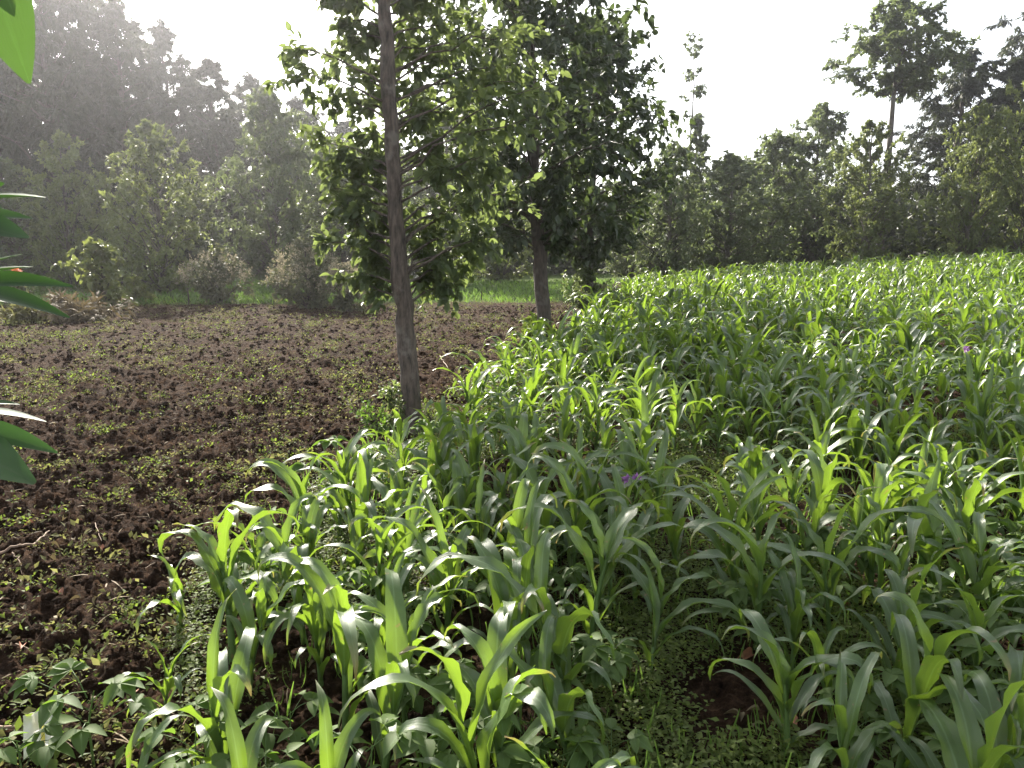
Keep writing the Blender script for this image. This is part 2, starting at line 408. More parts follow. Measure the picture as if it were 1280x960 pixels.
def maize_pieces(r, seg=15, cols=4, n=None, style=0):
    """list of (V,F,U,rnd) blades and the stalk Geo; about 0.75 m tall"""
    n = n or int(r.integers(7, 10))
    H = r.uniform(0.30, 0.42)
    lean = r.normal(0, 0.05, 2)
    st = Geo()
    P = [(lean[0] * t * t, lean[1] * t * t, -0.05 + (H + 0.05) * t) for t in np.linspace(0, 1, 6)]
    tube(P, np.linspace(0.014, 0.006, 6) * r.uniform(0.9, 1.2), 6, st, 0.5)
    base = r.uniform(0, 6.28); out = []
    for k in range(n):
        q = k / (n - 1)                      # 0 lowest .. 1 innermost
        z = 0.05 + (H - 0.07) * q
        az = base + PI * k + r.normal(0, 0.42)
        if q < 0.3:   L, W, p0, b = r.uniform(.30, .44), r.uniform(.036, .052), R(r.uniform(58, 74)), R(r.uniform(110, 160))
        elif q < 0.8: L, W, p0, b = r.uniform(.42, .64), r.uniform(.058, .086), R(r.uniform(66, 84)), R(r.uniform(125, 195))
        else:         L, W, p0, b = r.uniform(.30, .46), r.uniform(.052, .074), R(r.uniform(72, 87)), R(r.uniform(45, 165))
        V, F, U = maize_leaf(r, L, W, p0, b, r.uniform(1.5, 3.4), seg, cols, 1.15, r.uniform(.15, .5) if q < .75 else r.uniform(.45, .9), r.normal(0, .5), r.uniform(.5, 1.5), r.normal(0, .3))
        V = V + np.array([0.008, 0, 0]); V = rotz(V, az)
        t = max(0, (z + .05) / (H + .05))
        V = V + np.array([lean[0] * t * t, lean[1] * t * t, z])
        out.append((V, F, U, float(np.clip(r.normal(.45 + .25 * q, .2), 0, 1))))
    return out, st

def build_maize_proto(r, parts=True):
    bl, st = maize_pieces(r)
    root = empty('maize_plant')
    st.build('stalk', M['maize_stalk'], root)
    for V, F, U, rr in bl:
        g = Geo(); g.add(V, F, U, rr); g.build('leaf', M['maize'], root)
    return root

def maize_single_mesh(r, seg, cols):
    bl, st = maize_pieces(r, seg, cols)
    g = Geo(); g.merge(st)
    for V, F, U, rr in bl: g.add(V, F, U, rr)
    return g

def copy_tree(o, parent=None):
    c = o.copy(); COL.objects.link(c); c.parent = parent
    for ch in list(o.children): copy_tree(ch, c)
    return c

# hand placed plants: pixel of the base, total height factor, label
HAND = [
    (292, 838, 1.05, 'tall maize plant closest to the bare soil, upright blades standing above its neighbours'),
    (285, 1010, 0.98, 'maize plant rising right of the pale leafed bean, its broad blade bent at the tip'),
    (205, 905, 0.52, 'short pale maize seedling standing among low weeds at the edge of the bare soil'),
    (228, 790, 0.62, 'maize plant whose long thin leaf hooks far out over the bare soil'),
    (402, 860, 0.86, 'maize plant with a looped yellow green blade behind the front left clump'),
    (478, 985, 1.05, 'front maize plant with two broad bright blades curling in opposite ways near the bottom edge'),
    (628, 1010, 1.18, 'front maize plant with a narrow bright central blade and a long arch to its right'),
    (712, 905, 1.20, 'widest maize plant of the foreground, heavy grey green blades hanging on all sides'),
    (455, 700, 0.95, 'maize plant at the soil edge in front of the nearest trunk, one blade looped over'),
    (385, 760, 0.80, 'slim maize plant between the tall soil edge plant and the nearest trunk'),
    (530, 660, 0.98, 'bright maize plant directly below the foot of the nearest trunk'),
    (600, 735, 0.95, 'maize plant with broad drooping blades over dense bean leaves'),
    (715, 740, 1.05, 'maize plant with a wide pale blade standing behind the heavy foreground plant'),
    (810, 850, 0.95, 'maize plant whose blades lean out over the open weedy gap from its left'),
    (848, 720, 0.90, 'maize plant at the left rim of the weedy gap, farther back'),
    (1038, 820, 1.12, 'tall maize plant standing alone just right of the weedy gap'),
    (1118, 985, 1.05, 'front right maize plant with bright upright blade and thin drooping leaves'),
    (1040, 905, 0.72, 'small maize plant between the lone tall one and the front right one'),
    (1060, 1040, 0.70, 'low maize plant at the bottom edge with a flat blade reaching left'),
    (985, 690, 1.0, 'maize plant behind the lone tall one, standing on dark earth'),
    (1205, 760, 1.05, 'maize plant beside the pale bean leaves on the right, blades arching left'),
    (1150, 690, 1.1, 'broad maize plant in the right part with a long grey blade across it'),
    (1262, 700, 1.15, 'maize plant cut by the right edge with bright yellow green heart'),
    (410, 1075, 0.8, 'low maize plant at the bottom edge whose flat blade sweeps to the right'),
    (170, 1070, 0.62, 'low maize plant at the bottom left with blades spread nearly flat'),
    (640, 640, 1.0, 'maize plant of the row behind the bean cover with blades blown to the right'),
    (560, 790, 0.95, 'maize plant half sunk in bean leaves at the middle of the left clump'),
    (790, 660, 1.05, 'maize plant right behind the purple flowers'),
]
placed = []
protos = [build_maize_proto(np.random.default_rng(100 + k)) for k in range(20)]
used = set()
def put_maize(x, y, s, label, k, rz):
    src = protos[k]
    if k in used: o = copy_tree(src)
    else: o = src; used.add(k)
    o.location = (x, y, float(gz(x, y)) - 0.01); o.rotation_euler = (random.gauss(0, .05), random.gauss(0, .05), rz)
    o.scale = (s * random.uniform(.92, 1.08), s * random.uniform(.92, 1.08), s)
    tag(o, label, 'maize plant', 'maize plants of the field')
    placed.append((x, y))
    return o

for i, (px, py, s, lab) in enumerate(HAND):
    x, y = at(px, py)
    put_maize(x, y, s, lab, i % 20, random.uniform(0, 6.28))

GAP = [(0.55, 2.0), (0.62, 2.6), (0.78, 3.3), (1.05, 4.2), (1.35, 5.2)]
def in_gap(x, y):
    if y > 5.6: return False
    gx = np.interp(y, [g[1] for g in GAP], [g[0] for g in GAP])
    return abs(x - gx) < 0.17 + 0.01 * y or (math.hypot(x - 2.3, y - 7.3) < 0.4)

# fill the field: dart throwing, nearest first
cand = []
r = np.random.default_rng(5)
n_try = 26000
yy = 1.6 + (r.random(n_try) ** 0.72) * 39
half = 0.72 * yy + 1.8
xx = r.uniform(-1, 1, n_try) * half
order = np.argsort(yy)
cell = {}
def near_any(x, y, d):
    cx, cy = int(x / .4), int(y / .4)
    for a in (-1, 0, 1):
        for b in (-1, 0, 1):
            for (u, v) in cell.get((cx + a, cy + b), ()):
                if (u - x) ** 2 + (v - y) ** 2 < d * d: return True
    return False
def regc(x, y): cell.setdefault((int(x / .4), int(y / .4)), []).append((x, y))
for p in placed: regc(*p)
TREES_XY = [at(515, 538), at(681, 432), at(735, 392)]
field = []
for i in r.permutation(n_try):
    x, y = float(xx[i]), float(yy[i])
    if x < edge_x(y) + 0.05 or y > 33 + 0.25 * (x - 5): continue
    if y < 6 and in_gap(x, y): continue
    if y < 1.75: continue
    if any(math.hypot(x - a, y - b) < 0.35 for a, b in TREES_XY): continue
    d = 0.205 if y < 4.5 else (0.25 if y < 11 else 0.37)
    if near_any(x, y, d): continue
    if fbm(x * 1.1, y * 1.1, 2, 44) < (0.33 if y < 7 else 0.38) and y > 4: continue
    regc(x, y); field.append((x, y))
field.sort(key=lambda p: p[1] * 1.0 + max(0, abs(p[0]) - 0.68 * p[1]) * 3)
fieldv = [p for p in field if abs(p[0]) < 0.70 * p[1] + 0.6]
n_ind = 300 - len(HAND)
ind, rest = fieldv[:n_ind], fieldv[n_ind:]
rest += [p for p in field if abs(p[0]) >= 0.70 * p[1] + 0.6]

def zone_where(x, y):
    px = 640 + FPX * x / (y * math.cos(PITCH) + 1.3 * math.sin(PITCH))
    col = ('left of the nearest trunk' if px < 480 else 'below the nearest trunk' if px < 590 else 'below the middle trunk' if px < 720
           else 'below the farthest line tree' if px < 820 else 'under the lanky tuft tree' if px < 920 else 'under the bright sky gap' if px < 1040
           else 'below the umbrella tree' if px < 1150 else 'close to the right edge')
    row = 'very front rows' if y < 3.3 else 'front rows' if y < 4.4 else 'middle rows' if y < 5.6 else 'farther middle rows' if y < 7.2 else 'farther rows'
    return col, row
def zone_label(x, y, s=1.0):
    col, row = zone_where(x, y)
    sz = 'tall' if s > 1.07 else 'short' if s < .92 else 'medium'
    return '%s maize plant in the %s %s' % (sz, row, col)

mids = []
for k in range(10):
    me = maize_single_mesh(np.random.default_rng(300 + k), 11, 4).mesh('maize_plant'); me.materials.append(M['maize']); mids.append(me)
for i, (x, y) in enumerate(ind):
    s = random.uniform(.82, 1.18)
    if i < 95:
        put_maize(x, y, s * .95, zone_label(x, y, s), random.randrange(20), random.uniform(0, 6.28))
    else:
        o = bpy.data.objects.new('maize_plant', mids[i % 10]); COL.objects.link(o)
        o.location = (x, y, float(gz(x, y)) - .01); o.rotation_euler = (random.gauss(0, .05), random.gauss(0, .05), random.uniform(0, 6.28)); o.scale = (s, s, s)
        tag(o, zone_label(x, y, s), 'maize plant', 'maize plants of the field')

# the rest of the field as one object
def scatter(g, variants, pts, smin, smax, r, zoff=-.01, tilt=.06):
    for k, vg in enumerate(variants):
        V = np.concatenate(vg.V); F = np.concatenate(vg.F); U = np.concatenate(vg.U); Nn = np.concatenate(vg.N)
        sel = [p for q, p in enumerate(pts) if q % len(variants) == k]
        if not sel: continue
        P = np.array([(p[0], p[1]) for p in sel]); n = len(P)
        z = gz(P[:, 0], P[:, 1]) + zoff
        a = r.uniform(0, 2 * PI, n); s = r.uniform(smin, smax, n)
        if len(sel[0]) > 2: s = s * np.array([p[2] for p in sel])
        ca, sa = np.cos(a) * s, np.sin(a) * s
        tx, ty = r.normal(0, tilt, n), r.normal(0, tilt, n)
        Vx = V[None, :, 0] * ca[:, None] - V[None, :, 1] * sa[:, None]
        Vy = V[None, :, 0] * sa[:, None] + V[None, :, 1] * ca[:, None]
        Vz = V[None, :, 2] * s[:, None]
        Vx = Vx + Vz * tx[:, None]; Vy = Vy + Vz * ty[:, None]
        W = np.stack([Vx + P[:, 0:1], Vy + P[:, 1:2], Vz + z[:, None]], -1).reshape(-1, 3)
        Fi = (F[None] + (np.arange(n) * len(V))[:, None, None]).reshape(-1, F.shape[1])
        g.add(W, Fi, np.tile(U, (n, 1)), np.clip(np.tile(Nn, n) + np.repeat(r.normal(0, .15, n), len(V)), 0, 1))

g = Geo()
scatter(g, [maize_single_mesh(np.random.default_rng(500 + k), 7, 2) for k in range(9)], rest, .8, 1.6, np.random.default_rng(9))
tag(g.build('maize_field', M['maize']), 'dense far rows of young maize running up to the trees', 'maize field', kind='stuff')

# ------------------------------------------------------------------ bean-like plants and low cover
def bean_geo(r, nst=7, h=0.28, ls=0.085, tpl=LEAF_MID):
    lg, sg = Geo(), Geo()
    tube([(0, 0, -.03), (r.normal(0, .01), r.normal(0, .01), h * .5), (r.normal(0, .03), r.normal(0, .03), h * .9)], [.004, .0035, .002], 5, sg)
    for k in range(nst):
        q = (k + 1) / nst; az = k * 2.4 + r.normal(0, .3)
        z0 = h * (0.25 + .62 * q); Lp = r.uniform(.07, .16) * (1.2 - .4 * q)
        e = np.array([math.cos(az) * Lp, math.sin(az) * Lp, z0 + Lp * r.uniform(.3, .9)])
        tube([(0, 0, z0), e * np.array([.5, .5, 0]) + np.array([0, 0, (z0 + e[2]) / 2 + .01]), e], [.002, .0016, .0012], 4, sg)
        for dn in ([0, 1.25, -1.25] if r.random() < .6 else [0, .8, -.8, 1.7, -1.7]):
            a2 = az + dn + r.normal(0, .1)
            d = np.array([math.cos(a2), math.sin(a2), r.normal(-.12, .15)])
            s = ls * r.uniform(.75, 1.15) * (1.1 if dn == 0 else .9)
            leaves(lg, [e], [d], [np.array([r.normal(0, .25), r.normal(0, .25), 1.0])], [s], tpl, np.array([r.random()]))
    return lg, sg

bean_v = []
for k in range(7):
    rr = np.random.default_rng(700 + k)
    lg, sg = bean_geo(rr, int(rr.integers(6, 10)), rr.uniform(.22, .34), rr.uniform(.07, .10), LEAF_NEAR)
    root = empty('bean_plant'); sg.build('stem', M['maize_stalk'], root); lg.build('foliage', M['bean'], root)
    bean_v.append(root)
bused = set()
def put_bean(x, y, s, label, k=None):
    k = random.randrange(7) if k is None else k
    if k in bused: o = copy_tree(bean_v[k])
    else: o = bean_v[k]; bused.add(k)
    o.location = (x, y, float(gz(x, y))); o.rotation_euler = (0, 0, random.uniform(0, 6.28)); o.scale = (s, s, s)
    tag(o, label, 'bean plant', 'leafy bean plants under the maize')
    regc(x, y)
HB = [(118, 960, 1.0, 'pale leafed bean plant standing alone on the soil at the bottom left'),
      (35, 1010, .9, 'bean plant with grey green leaves beside the crumpled wrapper'),
      (250, 1030, .9, 'bean plant at the bottom edge between two low maize plants'),
      (1215, 830, 1.25, 'large bean plant with pale flat leaves near the right edge'),
      (1250, 930, 1.2, 'bean plant below the large pale one at the right edge'),
      (1265, 790, 1.1, 'bean plant touching the right edge with bright backlit leaves'),
      (425, 640, 1.3, 'bright leafy plant on the soil just left of the looped maize blade'),
      (700, 1010, .9, 'low bean plant at the bottom edge right of the front maize'),
      (590, 930, .95, 'bean plant in the shade between the two front maize plants'),
      (660, 960, .7, 'small bean plant with rounded leaves near the bottom middle')]
for px, py, s, lab in HB:
    x, y = at(px, py); put_bean(x, y, s, lab)
r = np.random.default_rng(21)
nb = 0
while nb < 185:
    y = 1.85 + 5.2 * r.random() ** 1.1; x = r.uniform(edge_x(y) - .1, .72 * y + .3)
    if in_gap(x, y) or any(math.hypot(x - a, y - b) < 0.3 for a, b in TREES_XY): continue
    px = 640 + FPX * x / (y + .2)
    if px < 230 + 60 * r.random(): continue
    lab = 'leafy bean plant among the %s %s' % zone_where(x, y)[::-1]
    if r.random() > (0.9 if px < 800 or px > 1100 else .4): continue
    put_bean(x, y, r.uniform(.65, 1.05), lab); nb += 1

g = Geo(); vs = []
for k in range(6):
    rr = np.random.default_rng(800 + k); lg, sg = bean_geo(rr, 7, .26, .085, LEAF_FAR); vs.append(lg)
pts = []
while len(pts) < 2200:
    y = 7 + 24 * r.random() ** .8; x = r.uniform(edge_x(y), .72 * y + 1)
    if y > 33 + .25 * (x - 5): continue
    pts.append((x, y))
scatter(g, vs, pts, .8, 1.5, r)
tag(g.build('bean_cover', M['bean']), 'leafy bean cover growing between the farther maize rows', 'ground cover', kind='stuff')

def tuft(r, n, rad, h, ls, tpl=LEAF_FAR, up=.4):
    g = Geo()
    a = r.uniform(0, 6.28, n); q = np.sqrt(r.random(n)) * rad
    P = np.stack([np.cos(a) * q, np.sin(a) * q, r.random(n) * h], 1)
    d = r.uniform(0, 6.28, n); D = np.stack([np.cos(d), np.sin(d), r.normal(up, .3, n)], 1)
    Nn = np.stack([r.normal(0, .4, n), r.normal(0, .4, n), np.ones(n)], 1)
    leaves(g, P, D, Nn, ls * r.uniform(.6, 1.3, n), tpl, r.random(n), r)
    return g

# weeds on the soil
pts = []
r = np.random.default_rng(33)
while len(pts) < 6500:
    n = 4000
    y = 1.7 + 23 * r.random(n) ** 1.0; x = r.uniform(-.72, .72, n) * y - .4
    den = fbm(x * 1.6, y * 1.6, 3, 91) + .12 * (fbm(x * 6, y * 6, 2, 93) - .5) * 4
    far = sstep(4, 14, y) * .03
    ok = (den + far > .50 + .6 * (r.random(n) - .2)) & (x < edge_x(y) + .3) & (y < FAR_SOIL(x))
    bunch = r.uniform(.5, 1.5, n)
    pts += [(float(a), float(b), float(c)) for a, b, c in zip(x[ok], y[ok], bunch[ok])]
vs = [tuft(np.random.default_rng(900 + k), int(4 + 3 * k), .02 + .009 * k, .025 + .007 * k, .013 + .0015 * k, LEAF_FAR, .9) for k in range(7)]
half = len(pts) * 45 // 100
g = Geo(); scatter(g, vs, pts[:half], .7, 1.4, r, 0.0, .1)
tag(g.build('soil_weeds', M['weed']), 'small green weeds scattered over the dug soil', 'weeds', kind='stuff')
g = Geo(); scatter(g, vs, pts[half:], .7, 1.5, r, 0.0, .1)
tag(g.build('wilted_weeds', M['wilt']), 'yellowing uprooted weeds lying on the dug soil', 'weeds', kind='stuff')

# straw, roots
g = Geo()
n = 3500
y = 1.7 + 20 * r.random(n) ** 1.1; x = r.uniform(-.75, .6, n) * y
keep = x < edge_x(y) + .5; x, y = x[keep], y[keep]; n = len(x)
a = r.uniform(0, 6.28, n)
P = np.stack([x, y, gz(x, y) + .008], 1); D = np.stack([np.cos(a), np.sin(a), r.normal(.05, .2, n)], 1)
leaves(g, P, D, np.stack([r.normal(0, .3, n), r.normal(0, .3, n), np.ones(n)], 1), r.uniform(.03, .12, n), leaf_template(.07, 3, .1, .3), r.random(n), r)
tag(g.build('straw_bits', M['straw']), 'pale straw bits and torn roots lying on the soil', 'straw', kind='stuff')

# soil clods
def clod(r):
    V = []; n1, n2 = 7, 5
    for i in range(n2 + 1):
        for j in range(n1):
            ph = PI * i / n2; th = 2 * PI * j / n1
            d = np.array([math.sin(ph) * math.cos(th), math.sin(ph) * math.sin(th), math.cos(ph)])
            V.append(d * (1 + r.normal(0, .16)) * np.array([1, .8, .62]))
    F = [(i * n1 + j, (i + 1) * n1 + j, (i + 1) * n1 + (j + 1) % n1, i * n1 + (j + 1) % n1) for i in range(n2) for j in range(n1)]
    g = Geo(); g.add(V, F); return g
pts = []
while len(pts) < 26000:
    n = 4000
    y = 1.6 + 21 * r.random(n) ** 1.25; x = r.uniform(-.75, .75, n) * y
    s = .007 + .030 * r.random(n) ** 4 + .0007 * y
    ok = ((x < edge_x(y) + .2) | (y < 6)) & (y < FAR_SOIL(x))
    pts += [(float(a), float(b), float(c)) for a, b, c in zip(x[ok], y[ok], s[ok])]
g = Geo(); scatter(g, [clod(np.random.default_rng(40 + k)) for k in range(6)], pts, .7, 1.4, r, 0.0, .2)
o = g.build('soil_clods', bpy.data.materials['soil and grass ground']); tag(o, 'dark crumbly clods covering the dug soil', 'soil', kind='stuff')

# dense low cover in the gap and under the maize
vs = [tuft(np.random.default_rng(950 + k), 26, .07, .05 + .01 * k, .021, LEAF_FAR, .25) for k in range(7)]
pts = []
while len(pts) < 7500:
    n = 4000
    y = 1.7 + 9 * r.random(n) ** .9; x = r.uniform(-.4, .78, n) * y - .2
    gx = np.interp(y, [q[1] for q in GAP], [q[0] for q in GAP])
    ingap = (np.abs(x - gx) < .45) & (y < 6)
    den = fbm(x * 2, y * 2, 3, 61)
    ok = (x > edge_x(y) - .35) & ((ingap & (den > .33)) | (den > .5))
    pts += [(float(a), float(b)) for a, b in zip(x[ok], y[ok])]
g = Geo(); scatter(g, vs, pts, .7, 1.35, r, 0.0, .1)
tag(g.build('creeping_weeds', M['weed']), 'carpet of small leafed creeping weeds in the gap between the maize', 'weeds', kind='stuff')

# thin grass and litter between the creeping weeds
g = Geo()
n = 5200
y = 1.7 + 6 * r.random(n); x = r.uniform(-.35, .75, n) * y
k = (x > edge_x(y) - .5) & (fbm(x * 3, y * 3, 2, 15) > .42); x, y = x[k], y[k]; n = len(x)
a = r.uniform(0, 6.28, n)
leaves(g, np.stack([x, y, gz(x, y)], 1), np.stack([np.cos(a) * .7, np.sin(a) * .7, np.ones(n)], 1), np.stack([np.sin(a) * .2 + np.cos(a), np.sin(a) - np.cos(a) * .2, np.full(n, .6)], 1), r.uniform(.04, .15, n), leaf_template(.07, 4, .2, .5), r.random(n), r)
tag(g.build('thin_grass', M['grass']), 'thin grass blades sprouting among the creeping weeds', 'grass', kind='stuff')
g = Geo()
n = 700
y = 1.7 + 8 * r.random(n); x = r.uniform(-.7, .75, n) * y; a = r.uniform(0, 6.28, n)
leaves(g, np.stack([x, y, gz(x, y) + .03], 1), np.stack([np.cos(a), np.sin(a), r.normal(0, .3, n)], 1), np.stack([r.normal(0, .5, n), r.normal(0, .5, n), np.ones(n)], 1), r.uniform(.02, .06, n), leaf_template(.5, 4, .7, .5), r.random(n), r)
tag(g.build('leaf_litter', M['drybrush']), 'small dry leaf scraps and litter on the ground', 'leaf litter', kind='stuff')

# grass strip beyond the soil, and farther green ground
g = Geo()
n = 26000
y = 22 + 17 * r.random(n); x = r.uniform(-.8, .8, n) * y
k = (y > FAR_SOIL(x) - .3 + .8 * (vnoise(x * 2, y * 2, 5) - .5)); x, y = x[k], y[k]; n = len(x)
a = r.uniform(0, 6.28, n)
leaves(g, np.stack([x, y, gz(x, y)], 1), np.stack([np.cos(a) * .5, np.sin(a) * .5, np.ones(n)], 1), np.stack([np.sin(a), -np.cos(a), np.full(n, .4)], 1), r.uniform(.10, .26, n), leaf_template(.22, 2, .1, .4), r.random(n), r)
tag(g.build('grass_strip', M['grass']), 'light green grass growing beyond the dug soil', 'grass', kind='stuff')

# ------------------------------------------------------------------ trees
def prof(profile, z):
    return float(np.interp(z, [p[0] for p in profile], [p[1] for p in profile]))

def grow(r, path, rad, profile, n_br, twigs, lpt, ls, tpl, rise=.5, droop=.35, sides=12, limb_k=.33, tmin=.25, zmin=None, leafdroop=.5, tw_len=.32, bump=.12, gaps=0.0, front=0.0):
    """path: trunk points, profile: crown radius against height. Returns trunk Geo, list of branch Geos, crown Geo"""
    path = np.asarray(path, float); zs = path[:, 2]
    tg = tube(path, rad, sides, None, .5, bump)
    brs = []; cg = Geo()
    z0 = profile[0][0]; z1 = profile[-1][0]
    P, D, Nn, S, Q = [], [], [], [], []
    for b in range(n_br):
        q = (b + r.random()) / n_br
        zt = z0 + (z1 - z0) * q                         # tip height
        az = b * 2.39996 + r.normal(0, .5)
        if front and math.cos(az) < -.3: RL = .66
        else: RL = 1
        if front and math.sin(az) < -.45 and abs(math.cos(az)) < .9: az = -az
        Rr = prof(profile, zt) * r.uniform(.6, 1.15)
        if sides == 6: zt = zt * r.uniform(.82, 1.12)
        Rr *= RL
        if gaps and vnoise(az * 1.2, zt * .8, 66) < gaps: Rr *= .45
        zb = max(zt - Rr * rise * r.uniform(.7, 1.3), zs[0] + .25 * (z0)); zb = min(zb, zs[-1] - .05)
        B = np.array([np.interp(zb, zs, path[:, 0]), np.interp(zb, zs, path[:, 1]), zb])
        T = np.array([B[0] + Rr * math.cos(az), B[1] + Rr * math.sin(az), zt])
        L = np.linalg.norm(T - B) + 1e-3
        mid = (B + T) / 2 + np.array([r.normal(0, .05), r.normal(0, .05), L * .12 + r.normal(0, .03)]) * 1.0
        ts = np.linspace(0, 1, 7)[:, None]
        C = (1 - ts) ** 2 * B + 2 * ts * (1 - ts) * mid + ts ** 2 * T
        C[1:] += r.normal(0, .018 * L, (6, 3))
        br = np.interp(zb, zs, rad) * limb_k
        brs.append(tube(C, np.linspace(br, br * .22, 7), 5, None, .5))
        for k in range(twigs):
            t = r.uniform(tmin, 1.0) if k else 1.0
            i = min(int(t * 6), 5); O = C[i] + (C[i + 1] - C[i]) * (t * 6 - i)
            dirb = norm(C[i + 1] - C[i])
            d = norm(dirb * .7 + r.normal(0, .75, 3) + np.array([0, 0, .1]))
            tl = min(max(L, .35) * tw_len, tw_len * 2.6) * r.uniform(.6, 1.4)
            E = O + d * tl + np.array([0, 0, -droop * tl * .6])
            tube([O, (O + E) / 2 + np.array([0, 0, .08 * tl]), E], [br * .25, br * .16, br * .08], 4, cg, .0)
            tt = r.uniform(.1, 1.05, lpt)[:, None]
            pp = O + (E - O) * tt + r.normal(0, .03 * tl + .01, (lpt, 3))
            dd = norm(r.normal(0, 1, (lpt, 3)) * .8 + d + np.array([0, 0, -leafdroop]))
            nn = r.normal(0, .5, (lpt, 3)) + np.array([0, 0, 1.0])
            P.append(pp); D.append(dd); Nn.append(nn); S.append(ls * r.uniform(.6, 1.25, lpt)); Q.append(np.clip(r.normal(.5, .25, lpt) + r.normal(0, .15), 0, 1))
    leaves(cg, np.concatenate(P), np.concatenate(D), np.concatenate(Nn), np.concatenate(S), tpl, np.concatenate(Q), r)
    return tg, brs, cg

def flare(z, r0): return r0 * (1 + .75 * np.exp(-np.asarray(z) / .11))

def near_tree(name, base, path, rad, profile, seed, leaf, bark, label, kw):
    r = np.random.default_rng(seed)
    tg, brs, cg = grow(r, path, rad, profile, **kw)
    root = empty(name, (base[0], base[1], float(gz(*base)) - .05))
    tg.build('trunk', bark, root)
    for b in brs: b.build('branch', bark, root)
    cg.build('crown', leaf, root)
    tag(root, label, 'tree', 'trees in line between soil and maize')
    return root

# tree 1
def trunk_path(base, knots, r, wob=.012, n=26):
    """knots (px, py): pixels of the trunk axis at the base's distance"""
    zs = [z_at(py, base[1]) for _, py in knots]; xs = [col_x(px, base[1], z) - base[0] for (px, _), z in zip(knots, zs)]
    z = np.linspace(0, zs[-1], n)
    zz = [0] + zs[1:]
    x = np.interp(z, zz, xs); x = np.convolve(np.pad(x, 2, mode='edge'), np.ones(5) / 5, 'valid')
    return np.stack([x + r.normal(0, wob, n) * (z > .3), r.normal(0, wob, n), z], 1)
r = np.random.default_rng(3)
b1 = at(515, 538)
p1 = trunk_path(b1, [(515, 538), (514, 470), (505, 400), (497, 300), (488, 150), (480, 0), (476, -100), (473, -230)], r, .006, 40)
zz = p1[:, 2]
rad1 = flare(zz, np.interp(zz, [0, 1, 2, 3.5, 5, 7], [.094, .084, .068, .058, .045, .01]))
t1 = near_tree('slender_tree', b1, p1, rad1, [(1.35, .6), (1.7, .95), (2.3, 1.2), (3.2, 1.2), (4.2, 1.05), (zz[-1] + .3, .3)], 11, M['near_tree'], M['bark'],
    'nearest slender tree with a bare brown trunk and loose drooping pointed leaves',
    dict(front=1.0, tmin=.40, n_br=120, twigs=9, lpt=13, ls=.088, tpl=LEAF_NEAR, rise=.35, droop=.5, sides=20, limb_k=.2, leafdroop=.55, tw_len=.26, bump=.32, gaps=.2))
b2 = at(681, 432)
p2 = trunk_path(b2, [(681, 432), (678, 360), (672, 280), (666, 190), (664, 80), (662, -20), (661, -90)], r, .012, 34)
zz = p2[:, 2]; rad2 = flare(zz, np.interp(zz, [0, 2, 5, 9], [.13, .115, .08, .015]))
near_tree('slender_tree', b2, p2, rad2, [(1.75, .5), (2.3, 1.4), (3.4, 1.75), (4.8, 1.85), (6.4, 1.7), (zz[-1] + .3, .15)], 12, M['dark_tree'], M['bark_dark'],
    'middle one of the three trees in line, dark trunk under a dense dark crown',
    dict(tmin=.35, n_br=110, twigs=9, lpt=14, ls=.145, tpl=LEAF_MID, rise=.4, droop=.45, sides=14, limb_k=.2, leafdroop=.7, tw_len=.3, gaps=.2))
b3 = at(735, 394)
p3 = trunk_path(b3, [(735, 394), (735, 330), (738, 250), (742, 150), (745, 50)], r, .015, 30)
zz = p3[:, 2]; rad3 = flare(zz, np.interp(zz, [0, 2, 5, 8], [.16, .13, .09, .02]))
near_tree('slender_tree', b3, p3, rad3, [(1.5, .6), (2.2, 1.5), (3.6, 1.9), (5.2, 1.7), (zz[-1] + .5, .2)], 13, M['dark_tree'], M['bark_dark'],
    'farthest of the three trees in line, climbers wrapped round the foot of its trunk',
    dict(n_br=100, twigs=9, lpt=17, ls=.16, tpl=LEAF_MID, rise=.4, droop=.4, sides=12, limb_k=.2, leafdroop=.6, tw_len=.3, gaps=.15))

# shrubs
def shrub(name, px, py, hpx, wpx, mat, label, seed, ls=.07, n=26, twigs=7, lpt=16, tpl=LEAF_MID, cat='shrub', group=None, flowers=None, y=None, droop=.3, leafdroop=.2):
    r = np.random.default_rng(seed)
    if y is None: x, y = at(px, py)
    else: x = col_x(px, y)
    depth = y * math.cos(PITCH) + CAMZ * math.sin(PITCH)
    H = hpx / FPX * depth; W = wpx / FPX * depth / 2
    path = [(0, 0, 0), (.02, .01, H * .3), (-.02, .0, H * .6), (0, 0, H * .85)]
    tg, brs, cg = grow(r, path, np.array([.03, .022, .015, .008]) * max(.5, H / 1.2), [(H * .08, W * .75), (H * .35, W), (H * .7, W * .85), (H * .97, W * .25)], n, twigs, lpt, ls, tpl, rise=.9, droop=droop, sides=6, limb_k=.5, leafdroop=leafdroop, tw_len=.28, gaps=.45)
    root = empty(name, (x, y, float(gz(x, y)) - .03))
    for b in brs: tg.merge(b)
    tg.build('stem', M['bark_dark'], root)
    cg.build('foliage', mat, root)
    if flowers is not None:
        fg = Geo(); m = flowers
        u = norm(r.normal(0, 1, (m, 3))); u[:, 2] = np.abs(u[:, 2]) * .9
        Pp = u * np.array([W, W, H * .62]) * r.uniform(.8, 1.12, (m, 1)) + np.array([0, 0, H * .38])
        Pp = np.repeat(Pp, 7, 0) + r.normal(0, .03, (m * 7, 3))
        leaves(fg, Pp, r.normal(0, 1, (m * 7, 3)) + [0, 0, .5], r.normal(0, 1, (m * 7, 3)), r.uniform(.04, .08, m * 7), LEAF_FAR, None, r)
        fg.build('flower_head', M['pink'], root)
    tag(root, label, cat, group)
    return root
shrub('leafy_shrub', 132, 386, 92, 76, M['yellowish'], 'yellow green large leafed shrub at the far left end of the soil', 61, ls=.2, n=30, twigs=5, lpt=9)
